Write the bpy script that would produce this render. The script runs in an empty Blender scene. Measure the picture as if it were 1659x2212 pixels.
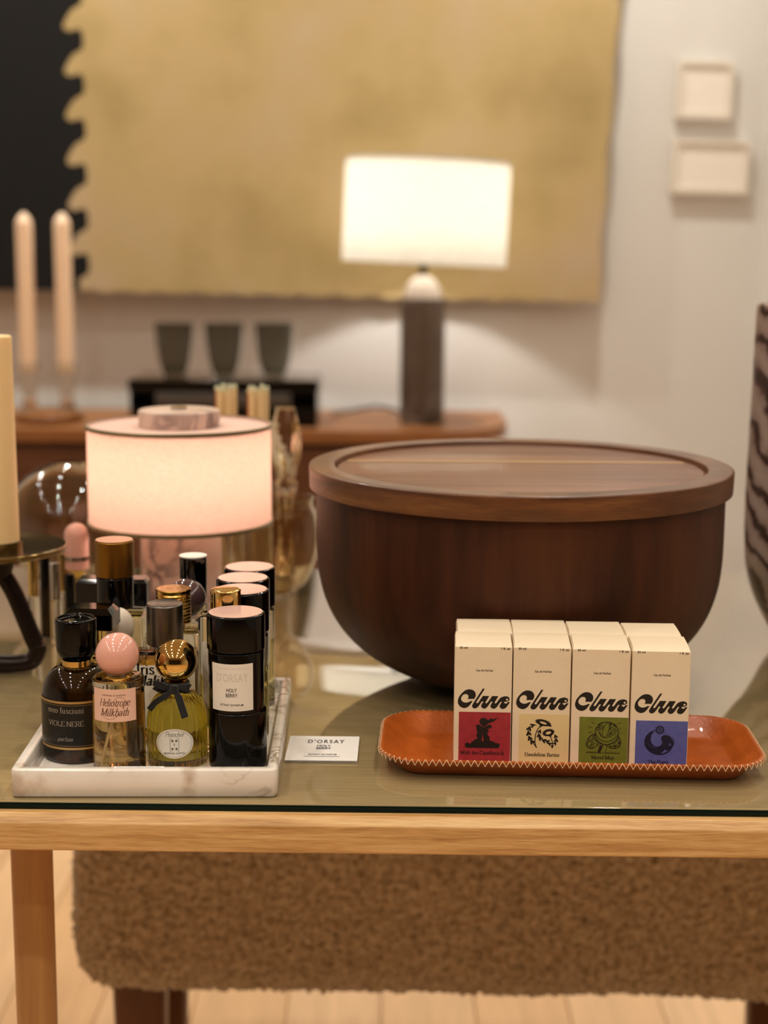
import bpy, bmesh, math, random
from mathutils import Vector, Matrix, noise
from mathutils.geometry import tessellate_polygon
random.seed(7)
PI = math.pi
sin, cos = math.sin, math.cos
sc = bpy.context.scene
COL = sc.collection

# ------------------------------------------------------------------ camera
F, CX, CY = 3320.0, 829.5, 1106.0
PITCH, ROLL = math.atan(566 / F), math.radians(.35)
CAM = Vector((0, 0, 1.116))
fw = Vector((0, cos(PITCH), -sin(PITCH)))
up0 = Vector((0, sin(PITCH), cos(PITCH)))
rt = Vector((1, 0, 0)) * cos(ROLL) + up0 * sin(ROLL)
up = up0 * cos(ROLL) - Vector((1, 0, 0)) * sin(ROLL)


def at(px, py, Y):
    """point of the place seen at a photo pixel, at depth Y"""
    d = fw + rt * ((px - CX) / F) - up * ((py - CY) / F)
    return CAM + d * (Y / d.y)


cd = bpy.data.cameras.new('camera')
cam = bpy.data.objects.new('camera', cd)
COL.objects.link(cam)
m = Matrix((rt, up, -fw)).transposed().to_4x4()
m.translation = CAM
cam.matrix_world = m
cd.sensor_fit = 'VERTICAL'
cd.sensor_height = 24
cd.lens = 24 * F / 2212
cd.clip_start = .02
cd.dof.use_dof = True
cd.dof.focus_distance = 1.075
cd.dof.aperture_fstop = 3.2
sc.camera = cam

# ------------------------------------------------------------------ materials
MATS = {}


def lin(h):
    h = h.lstrip('#')
    o = []
    for i in (0, 2, 4):
        c = int(h[i:i + 2], 16) / 255
        o.append(c / 12.92 if c <= .04045 else ((c + .055) / 1.055) ** 2.4)
    return (*o, 1)


def mat(name, col, rough=.5, metal=0., trans=0., ior=1.45, coat=0., sss=0., spec=.5, emit=None, es=0., sheen=0.):
    mt = bpy.data.materials.new(name)
    mt.use_nodes = True
    b = mt.node_tree.nodes['Principled BSDF']
    b.inputs['Base Color'].default_value = lin(col) if isinstance(col, str) else (*col, 1)
    b.inputs['Roughness'].default_value = rough
    b.inputs['Metallic'].default_value = metal
    b.inputs['Transmission Weight'].default_value = trans
    b.inputs['IOR'].default_value = ior
    b.inputs['Coat Weight'].default_value = coat
    b.inputs['Coat Roughness'].default_value = .03
    b.inputs['Specular IOR Level'].default_value = spec
    b.inputs['Sheen Weight'].default_value = sheen
    if sss:
        b.inputs['Subsurface Weight'].default_value = sss
        b.inputs['Subsurface Radius'].default_value = (1, .6, .4)
        b.inputs['Subsurface Scale'].default_value = .01
    if emit:
        b.inputs['Emission Color'].default_value = lin(emit)
        b.inputs['Emission Strength'].default_value = es
    MATS[name] = mt
    return mt


def N(mt, t, **kw):
    n = mt.node_tree.nodes.new(t)
    for k, v in kw.items():
        if k in n.inputs:
            n.inputs[k].default_value = v
        else:
            setattr(n, k, v)
    return n


def L(mt, a, ao, b, bi):
    mt.node_tree.links.new(a.outputs[ao], b.inputs[bi])


def coords(mt, scale=(1, 1, 1), rot=(0, 0, 0), src='Object'):
    tc = N(mt, 'ShaderNodeTexCoord')
    mp = N(mt, 'ShaderNodeMapping')
    mp.inputs['Scale'].default_value = scale
    mp.inputs['Rotation'].default_value = rot
    L(mt, tc, src, mp, 'Vector')
    return mp


def ramp(mt, stops):
    r = N(mt, 'ShaderNodeValToRGB')
    cr = r.color_ramp
    while len(cr.elements) < len(stops):
        cr.elements.new(.5)
    for e, (p, c) in zip(cr.elements, stops):
        e.position = p
        e.color = lin(c) if isinstance(c, str) else (*c, 1)
    return r


def noisy(name, stops, scale=(1, 1, 1), nscale=5., detail=4., dist=0., rough=.5, bump=0., bscale=None, rot=(0, 0, 0), **kw):
    """procedural colour from noise, optional bump"""
    mt = mat(name, '808080', rough, **kw)
    b = mt.node_tree.nodes['Principled BSDF']
    mp = coords(mt, scale, rot)
    nz = N(mt, 'ShaderNodeTexNoise', Scale=nscale, Detail=detail, Distortion=dist)
    L(mt, mp, 'Vector', nz, 'Vector')
    r = ramp(mt, stops)
    L(mt, nz, 'Fac', r, 'Fac')
    L(mt, r, 'Color', b, 'Base Color')
    if bump:
        n2 = nz
        if bscale:
            n2 = N(mt, 'ShaderNodeTexNoise', Scale=bscale, Detail=3.)
            L(mt, mp, 'Vector', n2, 'Vector')
        bp = N(mt, 'ShaderNodeBump', Strength=bump, Distance=.002)
        L(mt, n2, 'Fac', bp, 'Height')
        L(mt, bp, 'Normal', b, 'Normal')
    return mt


def marble(name, base, base2, vein, nscale, width=.06, dist=1.2, rough=.25, strength=1., seed=0., **kw):
    mt = mat(name, base, rough, **kw)
    b = mt.node_tree.nodes['Principled BSDF']
    mp = coords(mt, (1, 1, 1), (seed, seed * .7, seed * 1.3))
    n1 = N(mt, 'ShaderNodeTexNoise', Scale=nscale, Detail=6., Distortion=dist)
    n2 = N(mt, 'ShaderNodeTexNoise', Scale=nscale * .45, Detail=3.)
    L(mt, mp, 'Vector', n1, 'Vector')
    L(mt, mp, 'Vector', n2, 'Vector')
    r1 = ramp(mt, [(.5 - width, (0, 0, 0)), (.5, (1, 1, 1)), (.5 + width, (0, 0, 0))])
    L(mt, n1, 'Fac', r1, 'Fac')
    r2 = ramp(mt, [(.35, base), (.65, base2)])
    L(mt, n2, 'Fac', r2, 'Fac')
    r3 = ramp(mt, [(.42, (0, 0, 0)), (.62, (strength,) * 3)])
    L(mt, n2, 'Fac', r3, 'Fac')
    mul = N(mt, 'ShaderNodeMath', operation='MULTIPLY')
    L(mt, r1, 'Color', mul, 0)
    L(mt, r3, 'Color', mul, 1)
    mx = N(mt, 'ShaderNodeMix', data_type='RGBA')
    L(mt, mul, 0, mx, 'Factor')
    L(mt, r2, 'Color', mx, 6)
    mx.inputs[7].default_value = lin(vein)
    L(mt, mx, 2, b, 'Base Color')
    return mt


def wood(name, stops, scale, rough=.4, nscale=3., ring=.25, bump=.05, rot=(0, 0, 0), fine=None, **kw):
    mt = mat(name, '805030', rough, **kw)
    b = mt.node_tree.nodes['Principled BSDF']
    mp = coords(mt, scale, rot)
    n1 = N(mt, 'ShaderNodeTexNoise', Scale=nscale, Detail=5., Distortion=.4)
    n2 = N(mt, 'ShaderNodeTexNoise', Scale=nscale * 7, Detail=3.)
    L(mt, mp, 'Vector', n1, 'Vector')
    L(mt, mp, 'Vector', n2, 'Vector')
    ad = N(mt, 'ShaderNodeMath', operation='MULTIPLY_ADD')
    L(mt, n2, 'Fac', ad, 0)
    ad.inputs[1].default_value = ring
    L(mt, n1, 'Fac', ad, 2)
    sb = N(mt, 'ShaderNodeMath', operation='SUBTRACT')
    L(mt, ad, 0, sb, 0)
    sb.inputs[1].default_value = ring / 2
    r = ramp(mt, stops)
    L(mt, sb, 0, r, 'Fac')
    L(mt, r, 'Color', b, 'Base Color')
    bp = N(mt, 'ShaderNodeBump', Strength=bump, Distance=.001)
    L(mt, n2, 'Fac', bp, 'Height')
    L(mt, bp, 'Normal', b, 'Normal')
    return mt


wall_m = noisy('wall_paint', [(.3, 'd3d0cd'), (.7, 'd7d4d1')], nscale=1.5, rough=.75)
ceil_m = mat('ceiling_paint', 'd8d2c8', .8)
floor_m = None
tapestry_m = noisy('woven_wool_ochre', [(.32, '9d8758'), (.5, 'af986a'), (.72, 'b39d80')], nscale=3.2, detail=9., rough=.95, bump=.5, bscale=60., sheen=.2)
tapblack_m = noisy('woven_wool_black', [(.3, '050403'), (.7, '0c0908')], nscale=30., rough=.95, bump=.4)
oak_m = wood('light_oak', [(.22, '9c6f3b'), (.5, 'c4975e'), (.78, 'd8b27c')], (3.2, 90, 90), .42, 2.6, .7)
leg_m = wood('oak_leg', [(.3, 'a87b4a'), (.7, 'bd9058')], (40, 40, 3), .45, 2., .4)
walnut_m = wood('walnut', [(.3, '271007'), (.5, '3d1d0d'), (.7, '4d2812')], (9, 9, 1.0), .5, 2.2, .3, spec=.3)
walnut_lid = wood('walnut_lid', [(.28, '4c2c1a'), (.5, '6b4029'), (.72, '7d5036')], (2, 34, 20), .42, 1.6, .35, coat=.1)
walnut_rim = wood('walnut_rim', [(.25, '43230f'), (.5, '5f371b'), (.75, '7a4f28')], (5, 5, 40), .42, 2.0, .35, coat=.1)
walnut_pale = mat('walnut_sapwood', 'a07a4c', .45)
cred_m = wood('credenza_wood', [(.3, '7d4f2d'), (.7, '96653d')], (2, 20, 20), .4, 2., .4)
cred_dark = wood('credenza_front_wood', [(.3, '4c2c18'), (.7, '613a22')], (2, 20, 20), .5, 2., .4)
brownleg = wood('dark_brown_wood', [(.3, '573319'), (.7, '6a4224')], (20, 20, 3), .4, 2., .4)
shearling = noisy('shearling_wool', [(.3, '8f7c60'), (.55, 'bfae92'), (.75, 'cfbfa4')], nscale=140., detail=3., rough=1., sheen=.4, bump=.9)
marble_tray = marble('white_marble', 'e9e1d8', 'd9cdc0', '7c6a55', 26., .035, 1.0, .22, .95, .4, coat=.3)


def stain(mt, centre, radius, col, nsc, stretch=(1, 1, 1), amt=.75):
    """a brown mineral patch in the stone, about a point of the object"""
    b = mt.node_tree.nodes['Principled BSDF']
    old = b.inputs['Base Color'].links[0].from_socket
    tc = N(mt, 'ShaderNodeTexCoord')
    mp = N(mt, 'ShaderNodeMapping')
    mp.inputs['Location'].default_value = tuple(-c * k for c, k in zip(centre, stretch))
    mp.inputs['Scale'].default_value = stretch
    L(mt, tc, 'Object', mp, 'Vector')
    ln = N(mt, 'ShaderNodeVectorMath', operation='LENGTH')
    L(mt, mp, 'Vector', ln, 0)
    nz = N(mt, 'ShaderNodeTexNoise', Scale=nsc, Detail=6.)
    L(mt, tc, 'Object', nz, 'Vector')
    ad = N(mt, 'ShaderNodeMath', operation='MULTIPLY_ADD')
    L(mt, nz, 'Fac', ad, 0)
    ad.inputs[1].default_value = radius * 2.6
    L(mt, ln, 'Value', ad, 2)
    r = ramp(mt, [(0, (amt, amt, amt)), (min(1, radius * 1.2), (amt * .8,) * 3), (min(1, radius * 2.1), (0, 0, 0))])
    L(mt, ad, 0, r, 'Fac')
    mx = N(mt, 'ShaderNodeMix', data_type='RGBA')
    L(mt, r, 'Color', mx, 'Factor')
    mt.node_tree.links.new(old, mx.inputs[6])
    mx.inputs[7].default_value = lin(col)
    L(mt, mx, 2, b, 'Base Color')


stain(marble_tray, (-.083, -.114, .012), .03, 'a58a6c', 90., amt=.7)
stain(marble_tray, (.030, -.114, .013), .022, '9a7750', 70., (2.6, 1, .9), .8)
marble_pink = marble('pink_marble', 'dfc6b8', 'd0ada0', '3a2230', 14., .085, 2.0, .3, 1., .9)
marble_grey = marble('grey_marble', '5f5148', '453a33', '93857c', 7., .07, 1.2, .35, .9, 2.)
leather = noisy('tan_leather', [(.3, '9c4a16'), (.7, 'b55a1f')], nscale=40., rough=.36, bump=.25, bscale=300., coat=.12)
thread = mat('cream_thread', 'd2ab84', .7)
carton_m = noisy('white_carton', [(.3, 'e2cfb2'), (.7, 'e6d3b7')], nscale=60., rough=.55, bump=.06, bscale=400.)
carton_in = mat('carton_side', 'd9c2a2', .6)
ink = mat('black_ink', '17110d', .55)
ink_red = mat('dark_red_ink', '3d0a0c', .6)
ink_green = mat('dark_green_ink', '241d06', .6)
ink_blue = mat('dark_blue_ink', '0f1030', .6)
st_red = noisy('red_sticker', [(.3, '92262f'), (.7, 'a32d35')], nscale=250., rough=.6)
st_cream = mat('cream_sticker', 'dcc48e', .55)
st_green = noisy('green_sticker', [(.3, '656a1c'), (.7, '707424')], nscale=200., rough=.6)
st_blue = noisy('blue_sticker', [(.3, '4f5395'), (.7, '595d9f')], nscale=200., rough=.6)
paper = mat('white_paper', 'e6e1dc', .6)
emboss = mat('embossed_paper', 'c9bfb4', .5)
label_m = mat('label_paper', 'e0d8cc', .5)
label_pink = mat('pink_label_paper', 'dfb6a2', .5)
gold = mat('polished_gold', 'd8b873', .06, 1.)
gold_dk = noisy('hammered_gold', [(.4, 'd8b066'), (.6, 'b8893e')], nscale=200., rough=.18, metal=1., bump=.6)
goldprint = mat('gold_print', 'b8945a', .35, .6)
brass_matte = mat('brushed_bronze', '8a6328', .38, 1.)
black_gloss = mat('black_lacquer', '010101', .05, spec=.3)
black_plastic = mat('black_plastic', '040303', .15, spec=.4)
navy = mat('navy_lacquer', '060910', .12)
black_lab = mat('black_label', '080706', .35)
silver = mat('silver_metal', 'b9b2aa', .12, 1.)
steel = mat('brushed_steel', '77716b', .33, 1.)
white_plastic = mat('white_plastic', 'd7cfc4', .25, sss=.2)
cap_disc = mat('pink_reflection_disc', 'e2b9ad', .22, spec=.7, coat=.6)  # the pink shade's mirror image is put into this base colour
pinkball = mat('pink_glossy_ball', 'dba292', .09, coat=.5, sss=.15)
purpleball = mat('plum_glossy_ball', '4a3436', .08, coat=.6)
velvet = mat('black_velvet', '060505', .9, sheen=.3)
glass = mat('clear_glass', (.96, .96, .93), 0., trans=1., ior=1.46)
shell_glass = mat('smoked_glass', (.80, .75, .66), 0., trans=1., ior=1.45)
amber_shell = mat('amber_glass', (.84, .74, .56), 0., trans=1., ior=1.45)
brown_glass = mat('dark_brown_glass', (.03, .016, .006), .02, trans=1., ior=1.45)
grey_glass = mat('grey_tumbler_glass', (.42, .42, .38), .03, trans=1., ior=1.3)
liq_amber = mat('amber_liquid', (.93, .70, .34), 0., trans=1., ior=1.03)
liq_honey = mat('honey_liquid', (.86, .48, .10), 0., trans=1., ior=1.03)
liq_yellow = mat('yellow_liquid', (.95, .82, .16), 0., trans=1., ior=1.03)
liq_pale = mat('pale_yellow_liquid', (.93, .87, .50), 0., trans=1., ior=1.03)
gold_glass = mat('golden_glass', (.80, .62, .22), 0., trans=1., ior=1.46)
wax = mat('ivory_wax', 'f4d39c', .5, sss=.4)
taper_wax = mat('pale_taper_wax', 'eed2b6', .5, sss=.4)
bronze = mat('dark_bronze', '241712', .32, .5)
dish_m = mat('smoky_brass_dish', '75603a', .16, .85)
lamp_metal = mat('bronze_trim', '8a7a58', .4, .6)
frame_m = mat('white_frame', 'ddd4c8', .5)
print_m = mat('white_print', 'e8e0d6', .6)
glassedge = mat('green_glass_edge', (.002, .010, .008), .12, spec=.15)
match_w = mat('match_wood', 'ddc08e', .7)
match_w2 = mat('reddish_match_wood', '9c5230', .7)
match_tip = mat('pale_match_tip', 'cfcfae', .6)
black_wire = mat('black_cord', '1a1512', .6)

# table surface: olive linen seen through a polished sheet of glass
tabletop_m = noisy('linen_under_glass', [(.3, '8d7a56'), (.7, '98855f')], (4, 60, 1), 6., 4., rough=.05, coat=1., spec=.5)

# oak floor boards
floor_m = mat('oak_floor', 'c09060', .45)
b = floor_m.node_tree.nodes['Principled BSDF']
mp = coords(floor_m, (1, 1, 1), (0, 0, PI / 2))
br = N(floor_m, 'ShaderNodeTexBrick', Scale=1.)
br.inputs['Brick Width'].default_value = 1.8
br.inputs['Row Height'].default_value = .14
br.inputs['Mortar Size'].default_value = .0015
br.inputs['Color1'].default_value = lin('d9b48c')
br.inputs['Color2'].default_value = lin('cfa67a')
br.inputs['Mortar'].default_value = lin('8e6336')
L(floor_m, mp, 'Vector', br, 'Vector')
mp2 = coords(floor_m, (30, 2, 1))
nz = N(floor_m, 'ShaderNodeTexNoise', Scale=2., Detail=5.)
L(floor_m, mp2, 'Vector', nz, 'Vector')
rr_ = ramp(floor_m, [(.3, (.82, .82, .82)), (.7, (1, 1, 1))])
L(floor_m, nz, 'Fac', rr_, 'Fac')
mx = N(floor_m, 'ShaderNodeMix', data_type='RGBA', blend_type='MULTIPLY')
mx.inputs['Factor'].default_value = 1
L(floor_m, br, 'Color', mx, 6)
L(floor_m, rr_, 'Color', mx, 7)
L(floor_m, mx, 2, b, 'Base Color')


def shade_mat(name, col, tcol, weave):
    mt = bpy.data.materials.new(name)
    mt.use_nodes = True
    nt = mt.node_tree
    nt.nodes.remove(nt.nodes['Principled BSDF'])
    out = nt.nodes['Material Output']
    d = N(mt, 'ShaderNodeBsdfDiffuse')
    t = N(mt, 'ShaderNodeBsdfTranslucent')
    mp = coords(mt, (1, 1, 3))
    nz = N(mt, 'ShaderNodeTexNoise', Scale=weave, Detail=4.)
    L(mt, mp, 'Vector', nz, 'Vector')
    ca, cb = lin(col), lin(tcol)
    for c, n in ((ca, d), (cb, t)):
        r = ramp(mt, [(.3, tuple(x * .86 for x in c[:3])), (.7, c[:3])])
        L(mt, nz, 'Fac', r, 'Fac')
        L(mt, r, 'Color', n, 'Color')
    mx = N(mt, 'ShaderNodeMixShader')
    mx.inputs[0].default_value = .65
    L(mt, d, 0, mx, 1)
    L(mt, t, 0, mx, 2)
    L(mt, mx, 0, out, 'Surface')
    return mt


shade_pink = shade_mat('pink_linen_shade', 'ecd8cc', 'f2ddd1', 220.)
shade_white = shade_mat('white_linen_shade', 'd2cec8', 'd0ccc4', 60.)


# right-hand banded stone vase
vase_m = mat('banded_stone', '8a7464', .3)
b = vase_m.node_tree.nodes['Principled BSDF']
mp = coords(vase_m, (1, 1, 1), (.0, .75, .3))
wv = N(vase_m, 'ShaderNodeTexWave', Scale=12., Distortion=9., Detail=4.)
wv.inputs['Detail Scale'].default_value = 1.2
L(vase_m, mp, 'Vector', wv, 'Vector')
r = ramp(vase_m, [(.04, '2c1a18'), (.16, '523530'), (.3, '84706a'), (.9, '9a8880')])
L(vase_m, wv, 'Fac', r, 'Fac')
L(vase_m, r, 'Color', b, 'Base Color')


# ------------------------------------------------------------------ mesh builder
class MB:
    def __init__(s):
        s.v, s.f, s.mi, s.m = [], [], [], 0
        s.T = None

    def mat(s, i):
        s.m = i
        return s

    def add(s, vs, fs):
        o = len(s.v)
        if s.T:
            vs = [s.T @ Vector(p) for p in vs]
        s.v += [tuple(p) for p in vs]
        s.f += [tuple(o + i for i in f) for f in fs]
        s.mi += [s.m] * len(fs)
        return s

    def rings(s, rings, cap0=True, cap1=True, close=False):
        n = len(rings[0])
        vs = [p for r in rings for p in r]
        fs = []
        k = len(rings)
        for i in range(k if close else k - 1):
            a, b = i * n, ((i + 1) % k) * n
            for j in range(n):
                j2 = (j + 1) % n
                fs.append((a + j, a + j2, b + j2, b + j))
        if not close:
            if cap0:
                fs.append(tuple(range(n - 1, -1, -1)))
            if cap1:
                fs.append(tuple((k - 1) * n + j for j in range(n)))
        return s.add(vs, fs)

    def lathe(s, prof, seg=48, c=(0, 0, 0), rib=None, cap0=True, cap1=True, close=False):
        R = []
        for r, z in prof:
            ring = []
            for j in range(seg):
                a = 2 * PI * j / seg
                q = r * (1 + (rib(a, z) if rib else 0))
                ring.append((c[0] + q * cos(a), c[1] + q * sin(a), c[2] + z))
            R.append(ring)
        return s.rings(R, cap0, cap1, close)

    def rbox(s, w, d, z0, z1, r=.002, rv=.001, c=(0, 0), n=5):
        """box with rounded vertical edges and softened top/bottom edges"""
        R = []
        for z, ins in ((z0, rv), (z0 + rv * .3, rv * .3), (z0 + rv, 0), (z1 - rv, 0), (z1 - rv * .3, rv * .3), (z1, rv)):
            R.append([(c[0] + x, c[1] + y, z) for x, y in rrect(w - 2 * ins, d - 2 * ins, max(r - ins, .0002), n)])
        return s.rings(R)

    def tube(s, pts, r, seg=8, closed=False, flat=1.):
        pts = [Vector(p) for p in pts]
        n = len(pts)
        R = []
        prev = None
        for i, p in enumerate(pts):
            a = pts[(i - 1) % n] if closed or i else p
            b_ = pts[(i + 1) % n] if closed or i < n - 1 else p
            t = (b_ - a).normalized()
            x = prev if prev else (Vector((0, 1, 0)) if abs(t.y) < .9 else Vector((1, 0, 0)))
            x = (x - t * x.dot(t)).normalized()
            prev = x
            y = t.cross(x)
            rad = r[i] if isinstance(r, (list, tuple)) else r
            R.append([p + (x * cos(2 * PI * k / seg) * flat + y * sin(2 * PI * k / seg)) * rad for k in range(seg)])
        return s.rings(R, close=closed)

    def ribbon(s, pts, w, fn):
        """flat printed stroke: pts in (u,v), w(angle)->width, fn maps to 3-D"""
        n = len(pts)
        Lp, Rp = [], []
        for i in range(n):
            a, b_ = pts[max(i - 1, 0)], pts[min(i + 1, n - 1)]
            dx, dy = b_[0] - a[0], b_[1] - a[1]
            l = math.hypot(dx, dy) or 1e-9
            h = (w(math.atan2(dy, dx)) if callable(w) else w) / 2
            nx, ny = -dy / l * h, dx / l * h
            Lp.append((pts[i][0] + nx, pts[i][1] + ny))
            Rp.append((pts[i][0] - nx, pts[i][1] - ny))
        vs = [fn(*p) for p in Lp + Rp]
        return s.add(vs, [(i, n + i, n + i + 1, i + 1) for i in range(n - 1)])

    def poly(s, loops, fn):
        vl = [[Vector((x, y, 0)) for x, y in lp] for lp in loops]
        tr = tessellate_polygon(vl)
        vs = [fn(x, y) for lp in loops for x, y in lp]
        return s.add(vs, [tuple(t) for t in tr])

    def grid(s, u0, u1, v0, v1, fn, nu=16, nv=2):
        vs = [fn(u0 + (u1 - u0) * i / nu, v0 + (v1 - v0) * j / nv) for j in range(nv + 1) for i in range(nu + 1)]
        fs = [(j * (nu + 1) + i, j * (nu + 1) + i + 1, (j + 1) * (nu + 1) + i + 1, (j + 1) * (nu + 1) + i) for j in range(nv) for i in range(nu)]
        return s.add(vs, fs)

    def sheet(s, u0, u1, v0, v1, fo, fi, nu=16, nv=2):
        """thin slab between two surfaces (outer fo, inner fi)"""
        a = len(s.v)
        s.grid(u0, u1, v0, v1, fo, nu, nv)
        k = len(s.v) - a
        vs = [fi(u0 + (u1 - u0) * i / nu, v0 + (v1 - v0) * j / nv) for j in range(nv + 1) for i in range(nu + 1)]
        s.v += [tuple(s.T @ Vector(p)) if s.T else tuple(p) for p in vs]
        W = nu + 1
        fs = []
        for j in range(nv):
            for i in range(nu):
                q = (j * W + i, j * W + i + 1, (j + 1) * W + i + 1, (j + 1) * W + i)
                fs.append(tuple(a + k + t for t in reversed(q)))
        bd = [i for i in range(W)] + [j * W + nu for j in range(1, nv + 1)] + [nv * W + i for i in range(nu - 1, -1, -1)] + [j * W for j in range(nv - 1, 0, -1)]
        for i in range(len(bd)):
            p, q = bd[i], bd[(i + 1) % len(bd)]
            fs.append((a + q, a + p, a + k + p, a + k + q))
        s.f += fs
        s.mi += [s.m] * len(fs)
        return s

    def build(s, name, mats, parent=None, smooth=35, loc=None, fixn=True):
        me = bpy.data.meshes.new(name)
        me.from_pydata(s.v, [], s.f)
        for mt in (mats if isinstance(mats, (list, tuple)) else [mats]):
            me.materials.append(mt)
        me.polygons.foreach_set('material_index', s.mi)
        if fixn:
            bm = bmesh.new()
            bm.from_mesh(me)
            bmesh.ops.recalc_face_normals(bm, faces=bm.faces)
            bm.to_mesh(me)
            bm.free()
        if smooth:
            me.polygons.foreach_set('use_smooth', [True] * len(me.polygons))
            me.set_sharp_from_angle(angle=math.radians(smooth))
        me.update()
        o = bpy.data.objects.new(name, me)
        COL.objects.link(o)
        if parent:
            o.parent = parent
        if loc:
            o.location = loc
        return o


def rrect(w, d, r, n=5):
    o = []
    for sx, sy, a0 in ((1, 1, 0), (-1, 1, PI / 2), (-1, -1, PI), (1, -1, 3 * PI / 2)):
        for k in range(n + 1):
            a = a0 + PI / 2 * k / n
            o.append((sx * (w / 2 - r) + r * cos(a), sy * (d / 2 - r) + r * sin(a)))
    return o


def fillet(pts, n=5):
    """profile points (r, z[, fillet radius]) -> rounded profile"""
    o = []
    for i, p in enumerate(pts):
        if len(p) < 3 or i in (0, len(pts) - 1):
            o.append((p[0], p[1]))
            continue
        P, A, B = Vector(p[:2]), Vector(pts[i - 1][:2]), Vector(pts[i + 1][:2])
        ra = min(p[2], (A - P).length * .5, (B - P).length * .5)
        a, b_ = P + (A - P).normalized() * ra, P + (B - P).normalized() * ra
        for k in range(n + 1):
            t = k / n
            q = a * (1 - t) ** 2 + P * 2 * t * (1 - t) + b_ * t * t
            o.append((q.x, q.y))
    return o


def smoothpts(pts, k=6, closed=False):
    n = len(pts)
    o = []
    for i in range(n if closed else n - 1):
        p1, p2 = pts[i], pts[(i + 1) % n]
        p0 = pts[i - 1] if (closed or i) else p1
        p3 = pts[(i + 2) % n] if (closed or i < n - 2) else p2
        for j in range(k):
            t = j / k
            o.append(tuple(.5 * (2 * p1[c] + (p2[c] - p0[c]) * t + (2 * p0[c] - 5 * p1[c] + 4 * p2[c] - p3[c]) * t * t + (3 * p1[c] - p0[c] - 3 * p2[c] + p3[c]) * t ** 3) for c in range(len(p1))))
    if not closed:
        o.append(tuple(pts[-1]))
    return o


def tag(o, label=None, cat=None, group=None, kind=None):
    for k, v in (('label', label), ('category', cat), ('group', group), ('kind', kind)):
        if v:
            o[k] = v
    return o


def thing(name, label, cat, loc=(0, 0, 0), rz=0, group=None):
    o = bpy.data.objects.new(name, None)
    COL.objects.link(o)
    o.location = loc
    o.rotation_euler = (0, 0, rz)
    o.empty_display_size = .01
    return tag(o, label, cat, group)


def copy_tree(o, parent=None):
    c = o.copy()
    COL.objects.link(c)
    c.parent = parent
    for ch in list(o.children):
        copy_tree(ch, c)
    return c


def cylmap(r, u0=0.):
    return lambda u, v: (r * sin((u + u0) / r), -r * cos((u + u0) / r), v)


def flatmap(y, x0=0.):
    return lambda u, v: (x0 + u, -y, v)


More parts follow.
